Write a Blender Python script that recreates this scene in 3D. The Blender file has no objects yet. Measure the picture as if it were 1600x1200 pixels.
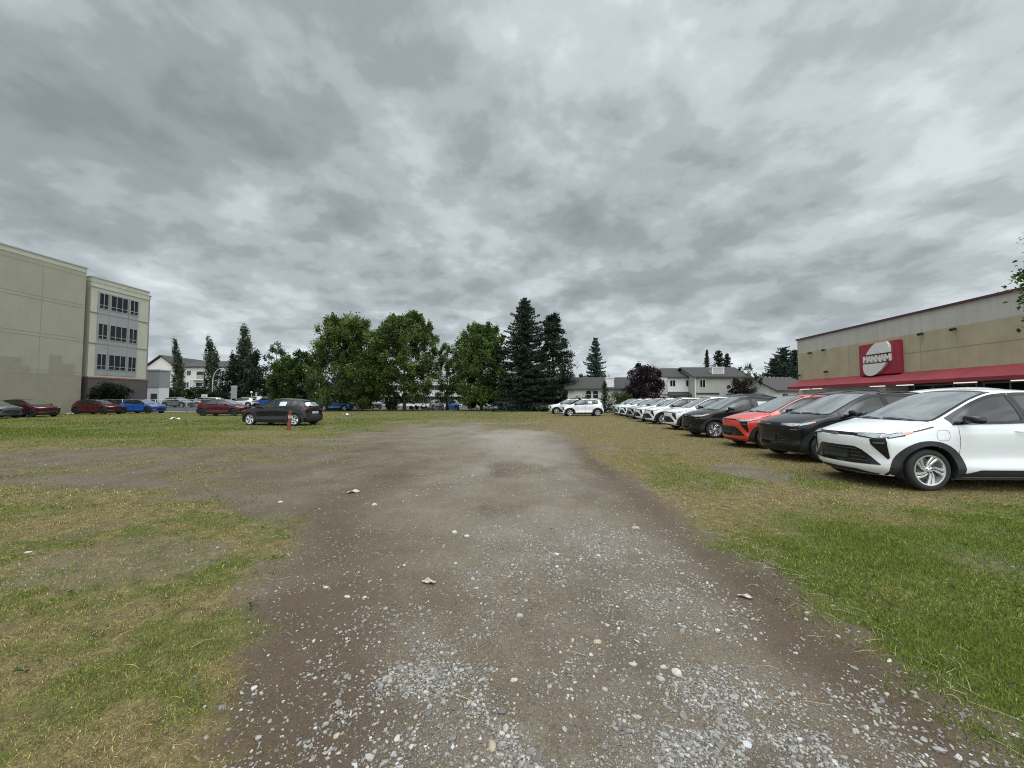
import bpy, bmesh, math, random
import numpy as np
from mathutils import Vector, Matrix
from mathutils.bvhtree import BVHTree
from mathutils.geometry import delaunay_2d_cdt

random.seed(7)
rng = np.random.default_rng(11)
scene = bpy.context.scene
COL = scene.collection
R = math.radians

# ------------------------------------------------------------------ camera numbers
CAM_H, FPX, PITCH = 1.46, 600.0, math.atan(26.0 / 600.0)


def at(px, py, Y):
    """point at depth Y metres on the sight line of photo pixel (px, py)"""
    x, v = (px - 800.0) / FPX, (600.0 - py) / FPX
    dy = math.cos(PITCH) - v * math.sin(PITCH)
    dz = math.sin(PITCH) + v * math.cos(PITCH)
    return Vector((x / dy * Y, Y, CAM_H + dz / dy * Y))


# ------------------------------------------------------------------ bookkeeping
def tag(o, label=None, cat=None, group=None, kind=None):
    if label: o['label'] = label
    if cat: o['category'] = cat
    if group: o['group'] = group
    if kind: o['kind'] = kind
    return o


def empty(name, loc=(0, 0, 0), rz=0.0):
    o = bpy.data.objects.new(name, None)
    o.empty_display_size = 0.3
    COL.objects.link(o)
    o.location = loc
    o.rotation_euler = (0, 0, rz)
    return o


def copy_tree(o, parent=None):
    c = o.copy()
    COL.objects.link(c)
    c.parent = parent
    for ch in list(o.children):
        copy_tree(ch, c)
    return c


def walk(o):
    yield o
    for c in o.children:
        yield from walk(c)


# ------------------------------------------------------------------ materials
def new_mat(name):
    m = bpy.data.materials.new(name)
    m.use_nodes = True
    nt = m.node_tree
    b = nt.nodes['Principled BSDF']
    return m, nt, b


def N(nt, typ, **kw):
    n = nt.nodes.new(typ)
    for k, v in kw.items():
        if k in n.inputs:
            n.inputs[k].default_value = v
        else:
            setattr(n, k, v)
    return n


def L(nt, a, b):
    nt.links.new(a, b)


def noise(nt, vec, scale, detail=4, rough=0.55, dist=0.0):
    n = N(nt, 'ShaderNodeTexNoise')
    n.inputs['Scale'].default_value = scale
    n.inputs['Detail'].default_value = detail
    n.inputs['Roughness'].default_value = rough
    n.inputs['Distortion'].default_value = dist
    if vec is not None:
        L(nt, vec, n.inputs['Vector'])
    return n


def mixc(nt, fac, a, b, mode='MIX'):
    n = N(nt, 'ShaderNodeMix', data_type='RGBA', blend_type=mode)
    for sock, val in ((n.inputs[0], fac), (n.inputs[6], a), (n.inputs[7], b)):
        if hasattr(val, 'links') or isinstance(val, bpy.types.NodeSocket):
            L(nt, val, sock)
        elif isinstance(val, (int, float)):
            sock.default_value = val
        else:
            sock.default_value = (*val[:3], 1)
    return n.outputs[2]


def ramp(nt, fac, stops, interp='LINEAR'):
    n = N(nt, 'ShaderNodeValToRGB')
    cr = n.color_ramp
    cr.interpolation = interp
    while len(cr.elements) < len(stops):
        cr.elements.new(0.5)
    for e, (p, c) in zip(cr.elements, stops):
        e.position = p
        e.color = (*c[:3], 1) if not isinstance(c, (int, float)) else (c, c, c, 1)
    L(nt, fac, n.inputs[0])
    return n.outputs[0]


def mathn(nt, op, a, b=None, clamp=False):
    n = N(nt, 'ShaderNodeMath', operation=op, use_clamp=clamp)
    for s, v in ((n.inputs[0], a), (n.inputs[1], b)):
        if v is None: continue
        if isinstance(v, (int, float)): s.default_value = v
        else: L(nt, v, s)
    return n.outputs[0]


def basic(name, rgb, rough=0.6, metal=0.0, var=0.12, scale=3.0, bump=0.0, bscale=40.0, coat=0.0, streak=0.0, spec=0.5):
    m, nt, b = new_mat(name)
    geo = N(nt, 'ShaderNodeNewGeometry')
    pos = geo.outputs['Position']
    col = tuple(rgb)
    if var > 0:
        n1 = noise(nt, pos, scale, 5)
        lo = tuple(c * (1 - var) for c in rgb)
        hi = tuple(min(1, c * (1 + var)) for c in rgb)
        col = ramp(nt, n1.outputs[0], [(0.3, lo), (0.7, hi)])
        if streak > 0:
            mp = N(nt, 'ShaderNodeMapping')
            mp.inputs['Scale'].default_value = (2.3, 2.3, 0.12)
            L(nt, pos, mp.inputs[0])
            n2 = noise(nt, mp.outputs[0], 1.6, 6, 0.65)
            dk = ramp(nt, n2.outputs[0], [(0.46, 0.0), (0.72, 1.0)])
            col = mixc(nt, mathn(nt, 'MULTIPLY', dk, streak), col, tuple(c * 0.45 for c in rgb))
        L(nt, col, b.inputs['Base Color'])
    else:
        b.inputs['Base Color'].default_value = (*rgb, 1)
    b.inputs['Roughness'].default_value = rough
    b.inputs['Metallic'].default_value = metal
    b.inputs['Specular IOR Level'].default_value = spec
    if coat:
        b.inputs['Coat Weight'].default_value = coat
        b.inputs['Coat Roughness'].default_value = 0.04
    if bump > 0:
        n3 = noise(nt, pos, bscale, 3)
        bn = N(nt, 'ShaderNodeBump')
        bn.inputs['Strength'].default_value = bump
        bn.inputs['Distance'].default_value = 0.02
        L(nt, n3.outputs[0], bn.inputs['Height'])
        L(nt, bn.outputs[0], b.inputs['Normal'])
    return m


# ------------------------------------------------------------------ mesh builder
class MB:
    def __init__(s):
        s.v, s.f, s.m = [], [], []

    def add(s, vs, fs, mi=0):
        o = len(s.v)
        s.v += [tuple(v) for v in vs]
        s.f += [tuple(i + o for i in f) for f in fs]
        s.m += [mi] * len(fs)
        return s

    def box(s, c, d, mi=0, rz=0.0, mat=None):
        hx, hy, hz = d[0] / 2, d[1] / 2, d[2] / 2
        vs = [Vector((x, y, z)) for x in (-hx, hx) for y in (-hy, hy) for z in (-hz, hz)]
        M = mat if mat is not None else Matrix.Translation(c) @ Matrix.Rotation(rz, 4, 'Z')
        vs = [M @ v for v in vs]
        return s.add(vs, [(0, 1, 3, 2), (4, 6, 7, 5), (0, 4, 5, 1), (2, 3, 7, 6), (0, 2, 6, 4), (1, 5, 7, 3)], mi)

    def bx(s, x0, x1, y0, y1, z0, z1, mi=0):
        return s.box(((x0 + x1) / 2, (y0 + y1) / 2, (z0 + z1) / 2), (x1 - x0, y1 - y0, z1 - z0), mi)

    def quad(s, a, b, c, d, mi=0):
        return s.add([a, b, c, d], [(0, 1, 2, 3)], mi)

    def tube(s, pts, rad, n=8, mi=0, cap=True):
        pts = [Vector(p) for p in pts]
        if isinstance(rad, (int, float)): rad = [rad] * len(pts)
        vs, fs = [], []
        prev = None
        for i, p in enumerate(pts):
            t = (pts[min(i + 1, len(pts) - 1)] - pts[max(i - 1, 0)]).normalized()
            if prev is None:
                a = Vector((0, 0, 1)) if abs(t.z) < 0.9 else Vector((1, 0, 0))
                u = t.cross(a).normalized()
            else:
                u = (prev - t * prev.dot(t)).normalized()
            prev = u
            w = t.cross(u)
            for k in range(n):
                an = 2 * math.pi * k / n
                vs.append(p + (u * math.cos(an) + w * math.sin(an)) * rad[i])
        for i in range(len(pts) - 1):
            for k in range(n):
                k2 = (k + 1) % n
                fs.append((i * n + k, i * n + k2, (i + 1) * n + k2, (i + 1) * n + k))
        if cap:
            fs.append(tuple(reversed(range(n))))
            fs.append(tuple((len(pts) - 1) * n + k for k in range(n)))
        return s.add(vs, fs, mi)

    def lathe(s, prof, n=32, axis='y', c=(0, 0, 0), mi=0):
        """prof: (radius, height) along axis"""
        vs, fs = [], []
        for r, h in prof:
            for k in range(n):
                a = 2 * math.pi * k / n
                ca, sa = r * math.cos(a), r * math.sin(a)
                p = {'y': (ca, h, sa), 'z': (ca, sa, h), 'x': (h, ca, sa)}[axis]
                vs.append((p[0] + c[0], p[1] + c[1], p[2] + c[2]))
        for i in range(len(prof) - 1):
            for k in range(n):
                k2 = (k + 1) % n
                fs.append((i * n + k, i * n + k2, (i + 1) * n + k2, (i + 1) * n + k))
        return s.add(vs, fs, mi)

    def prism(s, poly, d0, d1, plane='xz', mi=0):
        """2D polygon extruded along the missing axis from d0 to d1"""
        def P(a, b, d):
            return {'xz': (a, d, b), 'yz': (d, a, b), 'xy': (a, b, d)}[plane]
        n = len(poly)
        vs = [P(a, b, d0) for a, b in poly] + [P(a, b, d1) for a, b in poly]
        fs = [tuple(range(n)), tuple(reversed(range(n, 2 * n)))]
        fs += [(i, i + n, (i + 1) % n + n, (i + 1) % n) for i in range(n)]
        return s.add(vs, fs, mi)

    def sphere(s, c, r, nu=12, nv=8, mi=0, jit=0.0):
        vs, fs = [], []
        rx, ry, rz = (r, r, r) if isinstance(r, (int, float)) else r
        for j in range(nv + 1):
            th = math.pi * j / nv
            for i in range(nu):
                ph = 2 * math.pi * i / nu
                k = 1 + random.uniform(-jit, jit)
                vs.append((c[0] + k * rx * math.sin(th) * math.cos(ph), c[1] + k * ry * math.sin(th) * math.sin(ph), c[2] + k * rz * math.cos(th)))
        for j in range(nv):
            for i in range(nu):
                i2 = (i + 1) % nu
                fs.append((j * nu + i, (j + 1) * nu + i, (j + 1) * nu + i2, j * nu + i2))
        return s.add(vs, fs, mi)

    def build(s, name, mats, parent=None, smooth=False, bevel=0.0, fixn=True, sharp=None):
        me = bpy.data.meshes.new(name)
        me.from_pydata(s.v, [], s.f)
        if not isinstance(mats, (list, tuple)): mats = [mats]
        for m in mats: me.materials.append(m)
        me.polygons.foreach_set('material_index', s.m)
        bm = bmesh.new()
        bm.from_mesh(me)
        bmesh.ops.remove_doubles(bm, verts=bm.verts, dist=1e-5)
        if fixn: bmesh.ops.recalc_face_normals(bm, faces=bm.faces)
        if bevel > 0:
            es = [e for e in bm.edges if len(e.link_faces) == 2 and e.calc_face_angle(0) > 0.6]
            bmesh.ops.bevel(bm, geom=es, offset=bevel, segments=2, affect='EDGES', profile=0.6, clamp_overlap=True)
        for f in bm.faces: f.smooth = smooth
        if smooth and sharp:
            for e in bm.edges:
                if len(e.link_faces) == 2 and e.calc_face_angle(0) > sharp: e.smooth = False
        bm.to_mesh(me)
        bm.free()
        o = bpy.data.objects.new(name, me)
        COL.objects.link(o)
        o.parent = parent
        return o


def np_mesh(name, verts, faces_flat, loop_tot, mats, parent=None, colors=None, smooth=False, mat_idx=None):
    """fast mesh from numpy: verts (n,3), faces_flat vertex indices, loop_tot vertices per face (int or array)"""
    me = bpy.data.meshes.new(name)
    nv = len(verts)
    me.vertices.add(nv)
    me.vertices.foreach_set('co', np.ascontiguousarray(verts, np.float32).ravel())
    nl = len(faces_flat)
    nf = nl // loop_tot if isinstance(loop_tot, int) else len(loop_tot)
    tot = np.full(nf, loop_tot, np.int32) if isinstance(loop_tot, int) else np.asarray(loop_tot, np.int32)
    st = np.zeros(nf, np.int32)
    st[1:] = np.cumsum(tot)[:-1]
    me.loops.add(nl)
    me.loops.foreach_set('vertex_index', np.ascontiguousarray(faces_flat, np.int32))
    me.polygons.add(nf)
    me.polygons.foreach_set('loop_start', st)
    me.polygons.foreach_set('loop_total', tot)
    if mat_idx is not None:
        me.polygons.foreach_set('material_index', np.asarray(mat_idx, np.int32))
    if not isinstance(mats, (list, tuple)): mats = [mats]
    for m in mats: me.materials.append(m)
    if colors is not None:
        for nm, c in colors.items():
            a = me.attributes.new(nm, 'FLOAT_COLOR', 'POINT')
            c4 = np.ones((nv, 4), np.float32)
            c4[:, :c.shape[1]] = c
            a.data.foreach_set('color', c4.ravel())
    me.polygons.foreach_set('use_smooth', np.full(nf, smooth))
    me.update(calc_edges=True)
    o = bpy.data.objects.new(name, me)
    COL.objects.link(o)
    o.parent = parent
    return o


def pchip(tab):
    xs = np.array([a for a, b in tab], float)
    ys = np.array([b for a, b in tab], float)
    o = np.argsort(xs)
    xs, ys = xs[o], ys[o]
    h = np.diff(xs)
    d = np.diff(ys) / h
    m = np.zeros_like(ys)
    m[0], m[-1] = d[0], d[-1]
    for i in range(1, len(xs) - 1):
        if d[i - 1] * d[i] > 0:
            w1, w2 = 2 * h[i] + h[i - 1], h[i] + 2 * h[i - 1]
            m[i] = (w1 + w2) / (w1 / d[i - 1] + w2 / d[i])

    def f(x):
        x = np.clip(np.asarray(x, float), xs[0], xs[-1])
        i = np.clip(np.searchsorted(xs, x) - 1, 0, len(xs) - 2)
        t = (x - xs[i]) / h[i]
        return ((1 + 2 * t) * (1 - t) ** 2 * ys[i] + t * (1 - t) ** 2 * h[i] * m[i]
                + t * t * (3 - 2 * t) * ys[i + 1] + t * t * (t - 1) * h[i] * m[i + 1])
    return f


def sstep(a, b, x):
    t = np.clip((np.asarray(x, float) - a) / (b - a), 0, 1)
    return t * t * (3 - 2 * t)


def vnoise(x, y, seed=0):
    """smooth value noise 0..1"""
    x, y = np.asarray(x, float), np.asarray(y, float)
    xi, yi = np.floor(x).astype(np.int64), np.floor(y).astype(np.int64)
    fx, fy = x - xi, y - yi
    fx, fy = fx * fx * (3 - 2 * fx), fy * fy * (3 - 2 * fy)

    def hsh(a, b):
        n = (a * 374761393 + b * 668265263 + seed * 1442695041) & 0xFFFFFFFF
        n = ((n ^ (n >> 13)) * 1274126177) & 0xFFFFFFFF
        return ((n ^ (n >> 16)) & 0xFFFF) / 65535.0
    return ((hsh(xi, yi) * (1 - fx) + hsh(xi + 1, yi) * fx) * (1 - fy)
            + (hsh(xi, yi + 1) * (1 - fx) + hsh(xi + 1, yi + 1) * fx) * fy)


def fbm(x, y, seed=0, oct=4, gain=0.5):
    s, a, t = 0.0, 1.0, 0.0
    for i in range(oct):
        s = s + a * vnoise(np.asarray(x) * 2 ** i + 17.3 * i, np.asarray(y) * 2 ** i - 9.1 * i, seed + i)
        t += a
        a *= gain
    return s / t
# ------------------------------------------------------------------ car materials
def paint_mat(name, rgb, rough=0.22, flake=0.0):
    m, nt, b = new_mat(name)
    geo = N(nt, 'ShaderNodeNewGeometry')
    tc = N(nt, 'ShaderNodeTexCoord')
    n = noise(nt, tc.outputs['Object'], 2.2, 6, 0.65)
    dust = ramp(nt, n.outputs[0], [(0.42, 0.0), (0.8, 1.0)])
    c = mixc(nt, mathn(nt, 'MULTIPLY', dust, 0.03 if max(rgb) < .2 else .09), rgb, (0.30, 0.28, 0.25))
    c = mixc(nt, geo.outputs['Backfacing'], c, (0.03, 0.03, 0.032))
    L(nt, c, b.inputs['Base Color'])
    L(nt, mathn(nt, 'ADD', mathn(nt, 'MULTIPLY', dust, 0.2), rough), b.inputs['Roughness'])
    b.inputs['Coat Weight'].default_value = 0.9 if max(rgb) > .2 else .25
    b.inputs['Coat Roughness'].default_value = 0.04
    b.inputs['Specular IOR Level'].default_value = .5 if max(rgb) > .2 else .22
    return m


def glass_mat(name, tint, mirror=0.06):
    m, nt, b = new_mat(name)
    out = nt.nodes['Material Output']
    nt.nodes.remove(b)
    tr = N(nt, 'ShaderNodeBsdfTransparent')
    tr.inputs[0].default_value = (*tint, 1)
    gl = N(nt, 'ShaderNodeBsdfGlossy')
    gl.inputs['Roughness'].default_value = 0.02
    gl.inputs['Color'].default_value = (0.95, 0.97, 0.97, 1)
    fr = N(nt, 'ShaderNodeFresnel')
    fr.inputs['IOR'].default_value = 1.5
    fac = mathn(nt, 'ADD', mathn(nt, 'MULTIPLY', fr.outputs[0], 1.25), mirror, True)
    mx = N(nt, 'ShaderNodeMixShader')
    L(nt, fac, mx.inputs[0])
    L(nt, tr.outputs[0], mx.inputs[1])
    L(nt, gl.outputs[0], mx.inputs[2])
    L(nt, mx.outputs[0], out.inputs[0])
    return m


PAINT = dict(
    white=paint_mat('white_paint', (0.78, 0.80, 0.81)),
    black=paint_mat('black_paint', (0.010, 0.010, 0.012), 0.16),
    red=paint_mat('bright_red_paint', (0.62, 0.040, 0.028)),
    darkred=paint_mat('dark_red_paint', (0.070, 0.004, 0.008)),
    blue=paint_mat('blue_paint', (0.010, 0.075, 0.36)),
    sky=paint_mat('light_blue_paint', (0.015, 0.16, 0.62)),
    silver=paint_mat('silver_paint', (0.33, 0.36, 0.36), 0.3),
    gunmetal=paint_mat('gunmetal_paint', (0.085, 0.095, 0.097), 0.28),
    grey=paint_mat('grey_green_paint', (0.22, 0.26, 0.25), 0.3),
)
M_GLASS = glass_mat('side_glass', (0.13, 0.155, 0.155), 0.03)
M_WSHIELD = glass_mat('windscreen_glass', (0.40, 0.47, 0.45), 0.50)
M_PLASTIC = basic('black_plastic', (0.018, 0.019, 0.020), 0.55, var=0.15, scale=4)
M_GLOSSBLK = basic('gloss_black_trim', (0.008, 0.008, 0.009), 0.12, var=0.0)
M_TYRE = basic('tyre_rubber', (0.020, 0.020, 0.021), 0.8, var=0.25, scale=9)
M_ALLOY = basic('alloy_metal', (0.74, 0.75, 0.76), 0.24, 0.75, var=0.05)
M_DARKALLOY = basic('dark_alloy', (0.03, 0.03, 0.032), 0.35, 0.6, var=0.05)
M_DISC = basic('brake_disc', (0.10, 0.10, 0.10), 0.4, 0.6, var=0.1)
M_LAMP = basic('lamp_lens', (0.15, 0.165, 0.17), 0.14, 0.0, var=0.3, scale=60, coat=1.0)
M_AMBER = basic('amber_lens', (0.30, 0.075, 0.02), 0.12, var=0.05, coat=1.0)
M_TAIL = basic('tail_lens', (0.13, 0.006, 0.012), 0.1, var=0.05, coat=1.0)
M_SEAT = basic('dark_seat_fabric', (0.035, 0.036, 0.038), 0.8, var=0.1)
M_SEATPALE = basic('pale_seat_cover', (0.30, 0.32, 0.33), 0.7, var=0.1)
M_PAPER = basic('white_paper', (0.72, 0.80, 0.76), 0.7, var=0.03)
M_PRINT = basic('green_print', (0.22, 0.42, 0.34), 0.7, var=0.05)
M_PLATE = basic('plate_grey', (0.38, 0.39, 0.40), 0.45, var=0.2, scale=12)
M_SEAM = basic('panel_gap_black', (0.012, 0.012, 0.012), 0.8, var=0.0)
M_EMBLEM = basic('emblem_chrome', (0.35, 0.35, 0.36), 0.2, 0.8, var=0.0)
for m_ in list(PAINT.values()) + [M_GLASS, M_WSHIELD]:
    m_.use_backface_culling = False

NSEG = [2, 3, 4, 5, 13]            # rows between the side control points
BELT = sum(NSEG[:4])
NT = sum(NSEG)
NC = 18


def body_curve(P):
    """hermite through section control points (non uniform) sampled row by row"""
    P = np.asarray(P, float)
    d = np.maximum(np.linalg.norm(np.diff(P, axis=0), axis=1), 1e-4)
    t = np.concatenate([[0], np.cumsum(d)])
    m = np.zeros_like(P)
    for i in range(1, len(P) - 1):
        a = (P[i] - P[i - 1]) / d[i - 1]
        b = (P[i + 1] - P[i]) / d[i]
        m[i] = (a * d[i] + b * d[i - 1]) / (d[i] + d[i - 1])
    m[0], m[-1] = (P[1] - P[0]) / d[0], (P[-1] - P[-2]) / d[-1]
    out = [P[0]]
    for i in range(len(P) - 1):
        for k in range(1, NSEG[i] + 1):
            u = k / NSEG[i]
            out.append((1 + 2 * u) * (1 - u) ** 2 * P[i] + u * (1 - u) ** 2 * d[i] * m[i]
                       + u * u * (3 - 2 * u) * P[i + 1] + u * u * (u - 1) * d[i] * m[i + 1])
    return np.array(out)


CROSS = dict(
    y0=[(-2, .68), (-1.7, .78), (-1.2, .82), (0, .82), (1.2, .82), (1.5, .80), (1.93, .71)],
    z0=[(-2, .27), (-1.5, .22), (1.5, .22), (1.93, .21)],
    y1=[(-2, .74), (-1.7, .835), (-1.2, .875), (0, .878), (.9, .878), (1.5, .852), (1.75, .81), (1.93, .76)],
    z1=[(-2, .36), (-1.5, .31), (1.5, .31), (1.93, .31)],
    y2=[(-2, .755), (-1.7, .85), (-1.35, .892), (-.8, .862), (0, .85), (.65, .86), (1.25, .887), (1.5, .872), (1.75, .832), (1.93, .79)],
    z2=[(-2, .55), (1.93, .51)],
    y3=[(-2, .745), (-1.7, .85), (-1.35, .895), (-.7, .882), (0, .878), (.65, .882), (1.25, .89), (1.5, .876), (1.75, .84), (1.93, .80)],
    z3=[(-2, .86), (-1.4, .92), (0, .875), (1, .855), (1.5, .79), (1.93, .70)],
    yB=[(-2, .70), (-1.8, .765), (-1.4, .825), (0, .862), (.8, .862), (1.1, .86), (1.5, .845), (1.75, .815), (1.93, .785)],
    zB=[(-2, .99), (-1.8, 1.07), (-1.4, 1.125), (-.8, 1.085), (0, 1.052), (.7, 1.035), (1.03, 1.0), (1.3, .945), (1.5, .895), (1.93, .805)],
    yR=[(-2, .62), (-1.8, .56), (-1.5, .565), (-.8, .60), (-.15, .605), (.5, .675), (.88, .728), (1.0, .745), (1.2, .752), (1.5, .76), (1.75, .755), (1.93, .735)],
    zR=[(-2, 1.03), (-1.9, 1.15), (-1.8, 1.28), (-1.65, 1.41), (-1.5, 1.47), (-1.1, 1.53), (-.6, 1.56), (-.15, 1.535), (.2, 1.43), (.5, 1.285), (.88, 1.10), (1.0, 1.06), (1.2, 1.01), (1.5, .955), (1.75, .90), (1.93, .852)],
    zC=[(-2, 1.05), (-1.93, 1.15), (-1.85, 1.29), (-1.75, 1.425), (-1.65, 1.485), (-1.4, 1.545), (-1.0, 1.59), (-.5, 1.615), (-.15, 1.595), (0, 1.555), (.2, 1.462), (.5, 1.322), (.88, 1.135), (.97, 1.09), (1.1, 1.06), (1.4, 1.01), (1.7, .945), (1.85, .905), (1.93, .878)],
    prof=[(.2, -.09), (.27, -.04), (.31, 0), (.38, -.005), (.5, -.03), (.62, -.015), (.72, 0), (.80, 0), (.85, -.03), (.9, -.05)],
    rprof=[(.2, .09), (.3, .02), (.42, 0), (.6, .01), (.66, .05), (.9, .075), (1.0, .06), (1.1, .06)],
    doors=[.70, -.33, -1.02], cowl=.99, axles=(1.29, -1.385), ends=(-2.0, 1.93), bow=(.12, .15), cab=(.95, -1.62),
    wheel=.335, track=.765, arch=(.452, .425),
)
PICKUP = dict(CROSS)
PICKUP.update(
    zB=[(-2, 1.06), (-.7, 1.08), (0, 1.06), (.7, 1.04), (1.03, 1.03), (1.5, 1.0), (1.93, .93)],
    z3=[(-2, .92), (0, .90), (1.5, .90), (1.93, .82)],
    yR=[(-2, .80), (-.78, .80), (-.70, .70), (-.6, .62), (0, .62), (.45, .66), (.7, .75), (1.0, .77), (1.5, .78), (1.93, .75)],
    zR=[(-2, 1.10), (-.80, 1.12), (-.72, 1.30), (-.66, 1.56), (-.5, 1.62), (0, 1.61), (.3, 1.52), (.6, 1.27), (.8, 1.11), (1.0, 1.09), (1.5, 1.06), (1.93, .99)],
    zC=[(-2, 1.11), (-.80, 1.13), (-.72, 1.32), (-.66, 1.60), (-.5, 1.66), (0, 1.65), (.3, 1.56), (.6, 1.30), (.8, 1.14), (1.0, 1.12), (1.5, 1.09), (1.93, 1.01)],
    y0=[(-2, .80), (1.5, .80), (1.93, .76)], y1=[(-2, .84), (1.5, .85), (1.93, .80)],
    y2=[(-2, .85), (1.5, .86), (1.93, .81)], y3=[(-2, .85), (1.5, .86), (1.93, .82)], yB=[(-2, .84), (1.5, .84), (1.93, .80)],
    bow=(.02, .10), cab=(.62, -.6), doors=[.55, -.1, -.62], cowl=.72,
)



def _nose(x):
    return 1.5 + (x - 1.5) * .35 / .43 if x > 1.5 else x


def _cabin(x):
    b = float(sstep(-1.5, -.5, x) * sstep(1.62, 1.05, x))
    return _nose(x + .14 * b)


CROSS = {k: ([((_cabin if k in ('zB', 'yB', 'zR', 'yR', 'zC') else _nose)(a), b) for a, b in v] if k in ('y0', 'z0', 'y1', 'z1', 'y2', 'z2', 'y3', 'z3', 'zB', 'yB', 'zR', 'yR', 'zC') else v) for k, v in CROSS.items()}
CROSS.update(doors=[.84, -.21, -.98], cowl=1.12, ends=(-2.0, 1.85), bow=(.12, .24), cab=(1.08, -1.62), header=.04)


class CarShape:
    def __init__(s, T, sx=1.0, sz=1.0):
        s.T, s.sx, s.sz = T, sx, sz
        fn = {k: pchip([(a * sx, b) for a, b in T[k]]) for k in ('y0', 'z0', 'y1', 'z1', 'y2', 'z2', 'y3', 'z3', 'yB', 'zB', 'yR', 'zR', 'zC')}
        for k in ('zB', 'z3', 'zR', 'zC'):
            f0 = fn[k]
            fn[k] = (lambda f0: (lambda x: f0(x) * sz))(f0)
        s.fn = fn
        s.prof, s.rprof = pchip([(a * sz, b) for a, b in T['prof']]), pchip([(a * sz, b) for a, b in T['rprof']])
        s.e0, s.e1 = T['ends'][0] * sx, T['ends'][1] * sx
        keys = sorted([s.e0, s.e1] + [d * sx for d in T['doors']] + [T['cowl'] * sx])
        xs = [keys[0]]
        for a, b in zip(keys[:-1], keys[1:]):
            n = max(1, int(round((b - a) / 0.030)))
            xs += [a + (b - a) * k / n for k in range(1, n + 1)]
        s.xs = np.array(xs)
        s.make()

    def bow(s, x):
        T, sx = s.T, s.sx
        return T['bow'][1] * sstep(1.0 * sx, s.e1, x) ** 1.0 - T['bow'][0] * sstep(-1.4 * sx, s.e0, x)

    def deform(s, p, xside):
        w = sstep(s.e1 - .43, s.e1, xside)
        wr = sstep(s.e0 + .35, s.e0, xside) if False else 1 - sstep(s.e0, s.e0 + .30, xside)
        q = p.copy()
        q[..., 0] += s.prof(p[..., 2]) * w + s.rprof(p[..., 2]) * wr * (p[..., 2] < 1.12 * s.sz)
        return q

    def make(s):
        f = s.fn
        xs = s.xs
        nS = len(xs)
        C = np.zeros((nS, NT + 1, 2))
        for i, x in enumerate(xs):
            C[i] = body_curve([(f['y0'](x), f['z0'](x)), (f['y1'](x), f['z1'](x)), (f['y2'](x), f['z2'](x)),
                               (f['y3'](x), f['z3'](x)), (f['yB'](x), f['zB'](x)), (f['yR'](x), f['zR'](x))])
        zC = f['zC'](xs)
        v = np.linspace(1, -1, 2 * NC + 1)
        bowx = s.bow(xs)
        V, Fq, tags = [], [], []

        def grid(G, XS, nm, flip):
            a, b = G.shape[:2]
            G = s.deform(G, XS)
            o = len(V)
            V.extend(G.reshape(-1, 3).tolist())
            for i in range(a - 1):
                for j in range(b - 1):
                    q = (o + i * b + j, o + (i + 1) * b + j, o + (i + 1) * b + j + 1, o + i * b + j + 1)
                    Fq.append(q[::-1] if flip else q)
                    tags.append((nm, i, j))
        G = np.zeros((nS, NT + 1, 3))
        G[..., 0], G[..., 1], G[..., 2] = xs[:, None], C[..., 0], C[..., 1]
        X2 = np.repeat(xs[:, None], NT + 1, 1)
        grid(G, X2, 'L', True)
        G2 = G.copy()
        G2[..., 1] *= -1
        grid(G2, X2, 'R', False)
        yR, zR = C[:, -1, 0], C[:, -1, 1]
        G = np.zeros((nS, 2 * NC + 1, 3))
        G[..., 0] = xs[:, None] + bowx[:, None] * (1 - np.abs(v) ** 2.2)
        G[..., 1] = v * yR[:, None]
        G[..., 2] = zR[:, None] + (zC - zR)[:, None] * (1 - np.abs(v) ** 2.4)
        grid(G, np.repeat(xs[:, None], 2 * NC + 1, 1), 'T', True)
        for i, nm, fl in ((nS - 1, 'F', False), (0, 'B', True)):
            G = np.zeros((NT + 1, 2 * NC + 1, 3))
            wj = (np.arange(NT + 1) / NT) ** 2
            G[..., 0] = xs[i] + bowx[i] * (1 - np.abs(v) ** 2.2)
            G[..., 1] = v * C[i, :, 0][:, None]
            G[..., 2] = C[i, :, 1][:, None] + wj[:, None] * (zC[i] - zR[i]) * (1 - np.abs(v) ** 2.4)
            grid(G, np.full((NT + 1, 2 * NC + 1), xs[i]), nm, fl)
        bm = bmesh.new()
        vs = [bm.verts.new(p) for p in V]
        lay = bm.faces.layers.int.new('t')
        for k, q in enumerate(Fq):
            fc = bm.faces.new([vs[i] for i in q])
            fc[lay] = k
            fc.smooth = True
        bmesh.ops.remove_doubles(bm, verts=bm.verts, dist=2e-4)
        bm.normal_update()
        bm.verts.index_update()
        s.V = np.array([p.co[:] for p in bm.verts])
        s.N = np.array([p.normal[:] for p in bm.verts])
        s.F = [[p.index for p in fc.verts] for fc in bm.faces]
        s.tags = [tags[fc[lay]] for fc in bm.faces]
        s.tags = s.tags
        s.C = np.array([fc.calc_center_median()[:] for fc in bm.faces])
        s.bvh = BVHTree.FromBMesh(bm)
        bm.free()

    # projecting panels onto the skin
    def hit(s, mode, a, b):
        if mode in 'LR':
            sg = 1 if mode == 'L' else -1
            o, d = Vector((a, 3 * sg, b)), Vector((0, -sg, 0))
        elif mode == 'F': o, d = Vector((6, a, b)), Vector((-1, 0, 0))
        elif mode == 'B': o, d = Vector((-6, a, b)), Vector((1, 0, 0))
        else: o, d = Vector((a, b, 5)), Vector((0, 0, -1))
        p, n, _, _ = s.bvh.ray_cast(o, d)
        if p is None:
            g = o + d * (2.15 if mode in 'LR' else 3.9)
            p, n, _, _ = s.bvh.find_nearest(g)
            if mode in 'LR': p = Vector((a, p.y, b))
        if n.dot(d) > 0: n = -n
        return p, n

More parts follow.
